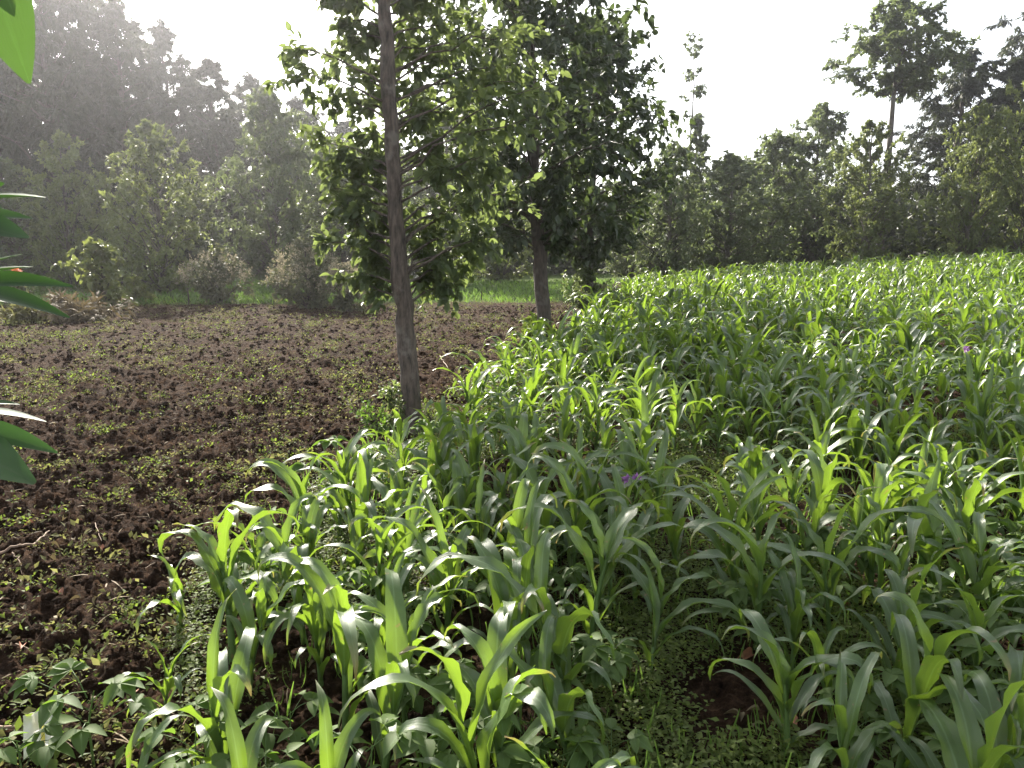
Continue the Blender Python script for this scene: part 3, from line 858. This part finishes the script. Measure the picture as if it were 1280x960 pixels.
shrub('leafy_shrub', 170, 380, 34, 44, M['yellowish'], 'low yellowish shrub at the right foot of the large leafed one', 62, ls=.1, n=14)
shrub('flowering_shrub', 272, 380, 66, 84, M['rusty'], 'rusty brown rounded shrub standing right of the pale green column tree', 63, ls=.11, n=44, twigs=7, flowers=260)
shrub('flowering_shrub', 385, 386, 84, 88, M['rusty'], 'dark shrub topped with beige flower heads behind the nearest tree', 64, ls=.12, n=44, twigs=7, flowers=380)
shrub('flowering_shrub', 432, 388, 62, 60, M['rusty'], 'pale spent flowering shrub leaning over the soil left of the nearest trunk', 65, ls=.09, n=26, flowers=300)
shrub('climbing_shrub', 733, 398, 66, 66, M['near_tree'], 'leafy climber bush wrapped around the foot of the farthest line tree', 66, ls=.07, n=34, twigs=8, y=b3[1] - .25)
shrub('sucker_shrub', 668, 436, 42, 62, M['weed'], 'low leafy suckers around the foot of the middle trunk', 67, ls=.06, n=20, y=b2[1] + .1)
shrub('sucker_shrub', 492, 535, 62, 26, M['near_tree'], 'small upright leafy sucker against the left side of the nearest trunk', 68, ls=.05, n=12, twigs=4, lpt=8, y=b1[1] - .02)
shrub('grass_tuft', 538, 540, 28, 34, M['weed'], 'feathery green tuft at the right foot of the nearest trunk', 69, ls=.035, n=14, twigs=5, lpt=10, tpl=LEAF_SPRAY, cat='grass tuft')
shrub('weed_plant', 470, 545, 40, 66, M['bean'], 'patch of small pale leaves on the soil left of the nearest trunk', 70, ls=.04, n=16, twigs=4, lpt=7, cat='weed')
shrub('weed_plant', 735, 300, 30, 60, M['rusty'], 'brown low bush in the grass behind the line of trees', 71, ls=.1, n=20, y=27)
shrub('flower_shrub', 24, 352, 40, 60, M['rusty'], 'small rust coloured bush with one orange bloom at the far left', 72, ls=.08, n=18, y=20)
shrub('brush_pile', 92, 400, 30, 120, M['drybrush'], 'heap of dry brown brush and stalks lying on the soil at the far left', 73, ls=.22, n=34, twigs=6, lpt=10, tpl=LEAF_SPRAY, cat='brush pile')
shrub('brush_pile', 30, 402, 22, 70, M['wilt'], 'low heap of wilted green brush left of the dry brown heap', 74, ls=.2, n=22, twigs=6, lpt=9, tpl=LEAF_SPRAY, cat='brush pile')

# far trees from prototypes
def proto_tree(kind, seed):
    r = np.random.default_rng(seed)
    def straight(H, wob, n=14):
        z = np.linspace(0, H, n); return np.stack([np.cumsum(r.normal(0, wob, n)) * (z > .5), np.cumsum(r.normal(0, wob, n)), z], 1)
    if kind == 'column':
        H, W = 5.6, 1.7; p = straight(H * .95, .02)
        out = grow(r, p, np.linspace(.12, .02, 14), [(.35, W * .7), (1.2, W * .9), (3, W), (4.4, W * .85), (5.2, W * .5), (H, .1)], 75, 8, 30, .15, LEAF_FAR, rise=.9, droop=.1, sides=7, leafdroop=.2, tw_len=.2, gaps=.2)
        m = M['column']
    elif kind == 'forest':
        H, W = 20.0, 4.2; p = straight(H * .93, .09)
        out = grow(r, p, np.linspace(.42, .05, 14), [(2.0, W * .6), (5, W * .95), (10, W), (15, W * .8), (18, W * .5), (H, .3)], 85, 8, 62, .42, LEAF_SPRAY, rise=.5, droop=.9, sides=8, leafdroop=1.2, tw_len=.42, gaps=.3)
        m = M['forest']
    elif kind == 'bushy':
        H, W = 7.0, 2.4; p = straight(H * .9, .03)
        out = grow(r, p, np.linspace(.16, .03, 14), [(.9, W * .6), (2, W * .95), (4, W), (5.5, W * .7), (6.5, W * .4), (H, .1)], 100, 8, 26, .19, LEAF_FAR, rise=.6, droop=.4, sides=7, leafdroop=.5, tw_len=.27, gaps=.25)
        m = M['broom']
    elif kind == 'spire':
        H, W = 7.5, 1.3; p = straight(H * .97, .02)
        out = grow(r, p, np.linspace(.13, .02, 14), [(.6, W), (3, W * .9), (5, W * .55), (6.6, W * .3), (H, .05)], 60, 7, 26, .18, LEAF_FAR, rise=.4, droop=.3, sides=7, leafdroop=.4, tw_len=.35)
        m = M['broom']
    elif kind == 'umbrella':
        H, W = 13.5, 2.6; p = straight(H * .93, .05)
        out = grow(r, p, np.linspace(.2, .05, 14), [(9.3, W * .35), (9.9, W * .85), (11, W), (12.3, W * .75), (H, W * .25)], 60, 8, 40, .22, LEAF_FAR, rise=.5, droop=.4, sides=8, leafdroop=.5, tw_len=.3, gaps=.2)
        m = M['broom']
    tg, brs, cg = out
    for b in brs: tg.merge(b)
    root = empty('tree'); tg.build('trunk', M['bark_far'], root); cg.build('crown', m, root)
    return [root, False, H, W * 2]
PT = {}
for kind, seeds in (('column', (1, 2)), ('forest', (3, 4, 5)), ('bushy', (6, 7, 8)), ('spire', (9,)), ('umbrella', (10,))):
    PT[kind] = [proto_tree(kind, s) for s in seeds]
cnt = {}
def far_tree(kind, name, px, y, top, wpx, label, group, lift=0.0):
    k = cnt.get(kind, 0); cnt[kind] = k + 1
    pt = PT[kind][k % len(PT[kind])]
    if pt[1]: o = copy_tree(pt[0])
    else: o = pt[0]; pt[1] = True
    x = col_x(px, y); z = float(gz(x, y)) - .1
    depth = y * math.cos(PITCH)
    H = z_at(top, y) - z; W = wpx / FPX * depth
    o.name = name
    o.location = (x, y, z); o.rotation_euler = (0, 0, random.uniform(0, 6.28))
    sw = W / pt[3]; sh = H / pt[2]
    o.scale = (sw, sw, sh)
    tag(o, label, 'tree', group)
GL = 'pale green trees along the far end of the soil'
far_tree('column', 'column_tree', 207, 27.5, 152, 120, 'pale green bushy column tree behind the rusty shrub, brightest of the left trees', GL)
far_tree('column', 'column_tree', 92, 29, 165, 92, 'narrower column tree behind the yellow green large leafed shrub', GL)
far_tree('bushy', 'leafy_tree', 20, 30, 195, 130, 'dark leafy tree at the left edge behind the lance leaved sapling', GL)
far_tree('bushy', 'leafy_tree', 345, 31, 112, 130, 'tall greyish loose tree behind the beige flowering shrub', GL)
far_tree('column', 'column_tree', 150, 31, 215, 70, 'small dark tree squeezed between the two pale column trees', GL)
far_tree('bushy', 'leafy_tree', 430, 33, 175, 130, 'leafy tree seen through the left side of the nearest crown', GL)
far_tree('bushy', 'leafy_tree', 560, 36, 130, 150, 'leafy tree behind the gap between the two nearest trunks', GL)
far_tree('column', 'column_tree', 625, 40, 190, 110, 'tree behind the middle trunk, over the grass strip', GL)
far_tree('spire', 'spire_tree', 265, 33, 225, 50, 'small pointed dark tree behind the rusty brown shrub', GL)
GF = 'tall forest trees on the left'
for i, (px, y, top, w) in enumerate([(-70, 44, -90, 190), (10, 47, -110, 190), (75, 43, -70, 180), (135, 49, -60, 170), (175, 45, 5, 150), (232, 50, 30, 140), (275, 47, 75, 120), (325, 52, 92, 120), (375, 50, 120, 120), (430, 54, 150, 120), (490, 52, 170, 130), (560, 56, 190, 120), (640, 56, 200, 120)]):
    lab = ['forest tree at the very left edge behind the bright hanging leaf', 'tall dark forest tree just right of the bright hanging leaf', 'tall drooping forest tree behind the narrower column tree',
           'highest forest tree with small sky holes above the pale column trees', 'forest tree where the skyline starts to fall, above the brightest column tree', 'hazy forest tree on the falling skyline above the rusty shrub',
           'hazy forest tree on the falling skyline left of the tall greyish loose tree', 'low end of the falling skyline, forest tree behind the greyish loose tree', 'forest tree in the glare left of the nearest crown',
           'forest tree seen through the left half of the nearest crown', 'forest tree hidden behind the upper part of the nearest trunk', 'forest tree seen between the nearest and the middle trunk', 'forest tree almost hidden behind the middle crown'][i]
    far_tree('forest', 'forest_tree', px, y, top, w, lab, GF)
for i, (px, y, top, w) in enumerate([(40, 62, 60, 230), (150, 64, 90, 220), (250, 66, 140, 200), (360, 62, 190, 200), (480, 64, 225, 200), (600, 66, 235, 200), (700, 66, 240, 190)]):
    far_tree('forest', 'forest_tree', px, y, top, w, 'distant forest tree filling the background ' + ['behind the narrower column tree', 'behind the brightest column tree', 'behind the rusty shrub', 'behind the beige flowering shrub', 'behind the nearest trunk', 'between the nearest and middle trunks', 'behind the middle trunk'][i], GF)
GR = 'trees along the far edge of the maize'
far_tree('bushy', 'leafy_tree', 832, 33, 178, 105, 'dark leafy tree with reddish stems at the near corner of the maize edge', GR)
far_tree('spire', 'spire_tree', 866, 40, 146, 62, 'thin dark spire tree rising above the bushy trees left of the bright gap', GR)
far_tree('bushy', 'leafy_tree', 790, 37, 235, 90, 'leafy tree just right of the farthest line tree', GR)
far_tree('bushy', 'leafy_tree', 905, 39, 192, 120, 'low leafy tree with forked stems behind the maize', GR)
far_tree('bushy', 'leafy_tree', 955, 42, 165, 120, 'greyish leafy tree left of the twin tall hazy ones', GR)
far_tree('bushy', 'leafy_tree', 1012, 48, 132, 130, 'tall hazy tree left of the vine covered umbrella tree', GR)
far_tree('column', 'column_tree', 1078, 41, 150, 95, 'loose leafy column growing round the trunk of the umbrella tree', GR)
far_tree('umbrella', 'umbrella_tree', 1092, 42, 2, 140, 'tall tree with bare upper trunk and dark umbrella crown against the white sky', GR)
far_tree('column', 'column_tree', 1205, 40, 128, 88, 'green column tree in front of the big right tree', GR)
far_tree('forest', 'forest_tree', 1175, 52, 62, 150, 'big spreading hazy tree behind the green column tree', GR)
far_tree('column', 'column_tree', 1275, 39, 78, 100, 'tall leafy tree cut by the right edge', GR)
far_tree('forest', 'forest_tree', 1300, 62, -40, 170, 'pale bluish tall tree in the upper right corner', GR)
far_tree('forest', 'forest_tree', 1245, 50, 75, 150, 'big dark tree between the green column tree and the one cut by the right edge', GR)
far_tree('forest', 'forest_tree', 1390, 50, 20, 170, 'tall tree standing just outside the right edge', GR)
for i, (px, y, top, w) in enumerate([(770, 55, 225, 130), (845, 56, 225, 130), (915, 57, 205, 120), (985, 60, 205, 130), (1060, 58, 215, 130), (1130, 57, 235, 110), (1215, 58, 215, 130), (1300, 60, 180, 150)]):
    far_tree('bushy', 'leafy_tree', px, y, top, w, 'distant low tree behind the maize field ' + ['right of the farthest line tree', 'behind the dark leafy tree with reddish stems', 'below the bright sky gap', 'behind the greyish leafy tree', 'behind the trunk of the umbrella tree', 'right of the umbrella tree', 'behind the green column tree', 'at the right edge'][i], GR)
# lanky tuft tree
r = np.random.default_rng(77)
y = 44; x = col_x(857, y); zt = z_at(55, y)
z = np.linspace(0, zt - .6, 16)
tg, brs, cg = grow(r, np.stack([np.cumsum(r.normal(0, .03, 16)), np.zeros(16), z], 1), np.linspace(.11, .02, 16), [(zt - 2.6, .35), (zt - 1.6, .8), (zt - .7, .6), (zt, .2)], 22, 6, 14, .17, LEAF_FAR, rise=.5, droop=.3, sides=6, tw_len=.3)
for b in brs: tg.merge(b)
root = empty('lanky_tree', (x, y, float(gz(x, y)) - .1)); tg.build('trunk', M['bark_far'], root); cg.build('crown', M['broom'], root)
tag(root, 'very thin lanky tree ending in one small tuft high in the glare', 'tree', GR)

# distant undergrowth closing the horizon, one mass
g = Geo()
n = 60000
ang = r.uniform(-50, 50, n) * PI / 180; d = r.uniform(50, 72, n)
x, y = d * np.sin(ang), d * np.cos(ang)
h = (2.2 + 3.0 * fbm(x * .25, y * .25, 3, 8)) * r.random(n) ** .7
keep = y > 40; x, y, h = x[keep], y[keep], h[keep]; n = len(x)
leaves(g, np.stack([x, y, gz(x, y) + h], 1), r.normal(0, 1, (n, 3)), r.normal(0, .6, (n, 3)) + [0, 0, 1], r.uniform(.3, .7, n), LEAF_FAR, r.random(n), r)
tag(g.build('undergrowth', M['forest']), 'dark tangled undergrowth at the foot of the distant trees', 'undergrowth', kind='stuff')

# ------------------------------------------------------------------ foreground sapling at the left edge
def lance(r, g, P, D, L, wid=.3, droop=.25, rnd=None, nrm=(0, 0, 1)):
    leaves(g, [P], [D], [np.array(nrm) + r.normal(0, .12, 3)], [L], leaf_template(wid, 8, .18, droop, .85), np.array([r.random() if rnd is None else rnd]))
def ray(px, py, depth):
    f = np.array([0, math.cos(PITCH), -math.sin(PITCH)]); u = np.array([0, math.sin(PITCH), math.cos(PITCH)]); rt = np.array([1.0, 0, 0])
    return np.array([0, 0, CAMZ]) + depth * (f + rt * (px - 640) / FPX + u * (480 - py) / FPX)
def leaf_to(root_px, tip_px, depth, g, r, wid, droop, d2=None, nrm=(0, 0, 1)):
    A = ray(*root_px, depth); B = ray(*tip_px, d2 or depth)
    v = B - A; L = np.linalg.norm(v)
    lance(r, g, A, v + np.array([0, 0, droop * L]), L * 1.03, wid, droop, None, nrm)
r = np.random.default_rng(88)
dp = 1.5
sx, sy = ray(-230, 400, dp)[0:2]
root = empty('lance_leaved_sapling', (sx, sy, float(gz(sx, sy))))
base = np.array([sx, sy, float(gz(sx, sy))])
stem = [(0, 0, -.03), (.02, .01, .5), (-.02, 0, 1.0), (.0, .02, 1.5), (.02, 0, 1.95)]
tube(stem, [.016, .014, .012, .009, .005], 8).build('stem', M['bark'], root)
specs = [
    ((-70, 266), (46, 247)), ((-66, 272), (40, 278)), ((-70, 280), (22, 300)), ((-75, 262), (10, 232)),
    ((-60, 354), (36, 334)), ((-60, 358), (76, 368)), ((-62, 362), (68, 401)), ((-62, 350), (24, 318)),
    ((-75, 512), (18, 508)), ((-75, 520), (50, 528)), ((-75, 530), (56, 574)), ((-80, 545), (24, 610))]
for (a, b) in (((-230, 400), (-68, 270)), ((-230, 470), (-60, 356)), ((-230, 640), (-74, 522))):
    A, B = ray(*a, dp), ray(*b, dp); tube([A - base, (A + B) / 2 - base + np.array([0, 0, .02]), B - base], [.006, .005, .003], 5).build('twig', M['bark'], root)
for (a, b) in specs:
    g = Geo(); leaf_to(a, b, dp + r.uniform(-.12, .05), g, r, r.uniform(.2, .28), r.uniform(.1, .3), dp - r.uniform(-.1, .2), (r.normal(0, .4), r.normal(-.4, .3), 1))
    o = g.build('leaf', M['lance'], root); o.location = -base
for zc in (.35, .6, .95, 1.25, 1.55, 1.8, 1.95):   # petioles and leaves pointing the other ways
    for k in range(4):
        a = r.uniform(1.2, 5.0); g = Geo()
        lance(r, g, np.array([0, 0, zc]), np.array([math.cos(a), math.sin(a), .2]), r.uniform(.15, .2), .27, .3)
        g.build('leaf', M['lance'], root)
tag(root, 'dark glossy lance leaved sapling reaching in from the left edge', 'sapling')
# bright hanging leaf of an overhanging twig
root = empty('overhanging_twig', tuple(ray(-40, -60, .95)))
bb = np.array(root.location)
g = Geo()
tube([ray(-260, -120, 1.05) - bb, ray(-120, -100, 1.0) - bb, ray(-20, -60, .95) - bb, ray(30, -52, .93) - bb], [.008, .006, .004, .002], 6).build('stem', M['bark'], root)
A = ray(-22, -66, .95); B = ray(30, 92, .9)
lance(r, g, A, B - A, np.linalg.norm(B - A) * 1.02, .36, .06, .9, nrm=(.25, -1, .25))
o = g.build('leaf', M['bright_leaf'], root); o.location = -bb
g = Geo(); A = ray(-8, -58, .86); B = ray(12, 16, .85); lance(r, g, A, B - A, np.linalg.norm(B - A), .5, .1, 1.0, nrm=(.1, -1, .1)); o = g.build('leaf', M['bright_leaf'], root); o.location = -bb
tag(root, 'bright green pointed leaves hanging into the upper left corner', 'twig')

# ------------------------------------------------------------------ small things on the ground
def stick(pts, rad, label, name='fallen_stick'):
    P = []
    for px, py in pts:
        x, y = at(px, py); P.append((x, y, float(gz(x, y)) + .022))
    b = np.array(P[0]); Q = np.array(P) - b
    ts = np.linspace(0, len(Q) - 1, len(Q) * 4); C = np.stack([np.interp(ts, range(len(Q)), Q[:, k]) for k in range(3)], 1)
    C[1:-1] += np.random.default_rng(len(pts)).normal(0, .004, C[1:-1].shape)
    o = tube(C, np.linspace(rad, rad * .45, len(C)), 6).build(name, M['stick'], None, tuple(b)); tag(o, label, 'stick', 'sticks lying on the soil')
stick([(-12, 696), (20, 688), (42, 678), (62, 668)], .009, 'straight bare stick pointing right from the left edge')
stick([(16, 696), (24, 706), (28, 724)], .004, 'short curved twig hanging below the straight bare stick')
stick([(-10, 922), (25, 920), (54, 915)], .006, 'thin pale stick just above the crumpled wrapper')
stick([(120, 665), (127, 678)], .003, 'tiny upright twig beside the pinkish fallen leaf')
stick([(700 - 150, 445), (555, 456), (560, 462)], .01, 'pale bent root on the soil right of the nearest trunk')
stick([(980, 905), (1004, 888)], .004, 'thin reddish twig beside the dry leaf at the bottom right')

def dry_leaf(px, py, s, label, rz=None, mat='dryleaf'):
    x, y = at(px, py); r = np.random.default_rng(px)
    g = Geo(); leaves(g, [np.zeros(3)], [np.array([math.cos(px), math.sin(px), .25])], [np.array([.5, -.4, 1])], [s], leaf_template(.5, 6, .9, .7), np.array([.5]))
    o = g.build('dry_leaf', M[mat], None, (x, y, float(gz(x, y)) + .015)); tag(o, label, 'dry leaf', 'dry leaves on the ground')
for px, py, s, lab in [(42, 656, .055, 'reddish dry leaf above the straight bare stick'), (125, 684, .05, 'pinkish dry leaf beside the tiny twig'), (150, 702, .055, 'orange dry leaf right of the pinkish one'),
                       (78, 742, .07, 'brown dry leaf between the curved twig and the seedling'), (27, 822, .06, 'brown dry leaf low on the soil near the left edge'), (236, 607, .04, 'pale small dry leaf high on the bare soil'),
                       (995, 918, .11, 'large curled brown dry leaf in the weedy gap near the bottom'), (1065, 768, .09, 'brown dry leaf right of the lone tall maize'), (940, 822, .08, 'reddish dry leaf in the middle of the weedy gap'),
                       (1210, 795, .09, 'brown dry leaf under the pale bean leaves'), (870, 700, .09, 'tan dry leaf at the far end of the weedy gap'), (968, 845, .07, 'small dry leaf on the dark earth of the weedy gap'), (165, 862, .05, 'dark dry leaf under the short maize seedling')]:
    dry_leaf(px, py, s, lab)

# crumpled wrapper
def wrapper():
    m, t, ns, lk = nt('foil wrapper')
    uv = N(ns, 'ShaderNodeUVMap', uv_map='UVMap'); sp = N(ns, 'ShaderNodeSeparateXYZ'); lk.new(uv.outputs[0], sp.inputs[0])
    rp = ramp(ns, [(0, (.75, .72, .6)), (.45, (.75, .6, .12)), (.55, (.7, .68, .6)), (.82, (.08, .35, .1)), (1, (.7, .1, .06))]); rp.color_ramp.interpolation = 'CONSTANT'; lk.new(sp.outputs[0], rp.inputs[0])
    pr = N(ns, 'ShaderNodeBsdfPrincipled', inp={'Roughness': .35}); lk.new(rp.outputs[0], pr.inputs['Base Color'])
    out = N(ns, 'ShaderNodeOutputMaterial'); lk.new(pr.outputs[0], out.inputs[0])
    r = np.random.default_rng(4); n = 12
    u, v = np.meshgrid(np.linspace(0, 1, n), np.linspace(0, 1, n), indexing='ij')
    h = .03 * vnoise(u * 5, v * 5, 2) + .02 * np.abs(vnoise(u * 9, v * 9, 3) - .5)
    V = np.stack([(u - .5) * .11, (v - .5) * .13 + .02 * np.sin(u * 5), h + v * .05], -1).reshape(-1, 3)
    F = [(i * n + j, (i + 1) * n + j, (i + 1) * n + j + 1, i * n + j + 1) for i in range(n - 1) for j in range(n - 1)]
    me = make_mesh('crumpled_wrapper', V, F, None, np.stack([u, v], -1).reshape(-1, 2), None, False); me.materials.append(m)
    x, y = at(58, 952)
    o = bpy.data.objects.new('crumpled_wrapper', me); COL.objects.link(o); o.location = (x, y, float(gz(x, y)) + .03); o.rotation_euler = (.15, .0, .5)
    tag(o, 'crumpled white and yellow wrapper with a green edge lying at the bottom left', 'litter')
wrapper()

def flower(px, py, y, label, mat='purple', s=.012, name='purple_flower', cat='flower', n=2):
    x = col_x(px, y, .6); z = z_at(py, y); r = np.random.default_rng(px)
    g0 = float(gz(x, y)); root = empty(name, (x, y, g0)); h = z - g0
    tube([(0, 0, -.02), (.01, 0, h * .5), (0, 0, h - .01)], [.003, .0025, .002], 5).build('stem', M['maize_stalk'], root)
    for k in range(n):
        g = Geo(); c = np.array([(k - (n - 1) / 2) * s * 2.8, r.normal(0, .006), h + r.normal(0, .006)])
        m = 26; D = norm(r.normal(0, 1, (m, 3)) + [0, 0, .4]); leaves(g, c + D * s * .2, D, r.normal(0, 1, (m, 3)), np.full(m, s * 1.3), LEAF_FAR, None, r)
        g.build('flower_head', M[mat], root)
    if n > 1:
        g = Geo(); leaves(g, [(0, 0, h * .6), (0, 0, h * .45), (0, 0, h * .8)], [(1, 0, .3), (-1, .3, .3), (-.2, -1, .3)], [(0, 0, 1)] * 3, [.06, .07, .05], LEAF_MID, np.array([.3, .6, .4])); g.build('foliage', M['bean'], root)
    tag(root, label, cat, None)
flower(790, 598, 3.9, 'pair of small purple flower heads in the middle of the maize', s=.02)
flower(1207, 437, 8.6, 'small purple flower among the maize near the right edge', s=.035, n=1)
flower(24, 338, 19.6, 'single orange bloom above the lance leaves at the left edge', 'orange', s=.09, name='orange_flower', n=1)

# thin stakes at the far end of the soil
for px, py, h, lab in [(552, 376, .35, 'thin wooden stake at the end of the soil right of the nearest trunk'), (602, 374, .3, 'thin wooden stake on the soil end left of the middle trunk'), (236, 383, .5, 'weathered stake in front of the rusty brown shrub')]:
    x, y = at(px, py); o = tube([(0, 0, -.1), (.01, 0, h * .5), (0, .01, h)], [.025, .022, .02], 6).build('wooden_stake', M['bark_dark'], None, (x, y, float(gz(x, y)))); tag(o, lab, 'stake', 'stakes at the end of the soil')
# one stalk seedling right of trunk 1
shrub('weed_plant', 578, 500, 48, 22, M['yellowish'], 'thin lone weed stalk with a yellow green tip right of the nearest trunk', 75, ls=.05, n=5, twigs=2, lpt=4, cat='weed')

# ------------------------------------------------------------------ air
def haze():
    m, t, ns, lk = nt('haze air')
    v = N(ns, 'ShaderNodeVolumePrincipled'); v.inputs['Density'].default_value = HAZE; v.inputs['Color'].default_value = (.93, .93, 1, 1); v.inputs['Anisotropy'].default_value = .8
    out = N(ns, 'ShaderNodeOutputMaterial'); lk.new(v.outputs[0], out.inputs['Volume'])
    b = 116; z0, z1 = -1.6, 27
    V = [(x, y, z) for z in (z0, z1) for x, y in ((-b, -b), (b, -b), (b, b), (-b, b))]
    F = [(0, 3, 2, 1), (4, 5, 6, 7), (0, 1, 5, 4), (1, 2, 6, 5), (2, 3, 7, 6), (3, 0, 4, 7)]
    me = make_mesh('haze', V, F, smooth=False); me.materials.append(m)
    o = bpy.data.objects.new('haze', me); COL.objects.link(o); tag(o, 'thin bright morning haze in the air', 'haze', kind='stuff')
HAZE = 0.0007
haze()

# ------------------------------------------------------------------ light, sky, camera
w = bpy.data.worlds.new('World'); sc.world = w; w.use_nodes = True
wn = w.node_tree.nodes; wn.clear()
sky = wn.new('ShaderNodeTexSky'); sky.sky_type = 'NISHITA'; sky.sun_disc = False
sky.sun_elevation = SUN_EL; sky.sun_rotation = SUN_AZ
sky.air_density = 1.0; sky.dust_density = 6.0; sky.ozone_density = 1.0; sky.altitude = 1500
bg = wn.new('ShaderNodeBackground'); bg.inputs[1].default_value = 0.125
wo = wn.new('ShaderNodeOutputWorld'); hs = wn.new('ShaderNodeHueSaturation'); hs.inputs['Saturation'].default_value = .3; w.node_tree.links.new(sky.outputs[0], hs.inputs['Color']); w.node_tree.links.new(hs.outputs[0], bg.inputs[0]); w.node_tree.links.new(bg.outputs[0], wo.inputs[0])
sd = bpy.data.lights.new('sun', 'SUN'); sd.energy = 5.0; sd.angle = R(2.0); sd.color = (1, .93, .81)
so = bpy.data.objects.new('sun', sd); COL.objects.link(so)
sv = Vector((math.sin(SUN_AZ) * math.cos(SUN_EL), math.cos(SUN_AZ) * math.cos(SUN_EL), math.sin(SUN_EL)))
so.rotation_euler = (-sv).to_track_quat('-Z', 'Y').to_euler(); so.location = sv * 60

cd = bpy.data.cameras.new('camera'); cd.sensor_width = 36; cd.lens = FPX / 1280 * 36; cd.clip_end = 1000; cd.clip_start = .05
co = bpy.data.objects.new('camera', cd); COL.objects.link(co); co.location = (0, 0, CAMZ); co.rotation_euler = (PI / 2 - PITCH, 0, 0)
sc.camera = co
vs_ = sc.view_settings; vs_.view_transform = 'Standard'; vs_.look = 'None'; vs_.exposure = 1.62; vs_.gamma = 1; vs_.use_curve_mapping = False
sc.cycles.use_denoising = True
sc.cycles.max_bounces = 8; sc.cycles.diffuse_bounces = 3; sc.cycles.glossy_bounces = 2; sc.cycles.transmission_bounces = 4; sc.cycles.volume_bounces = 1
sc.cycles.use_adaptive_sampling = True; sc.cycles.adaptive_threshold = .02
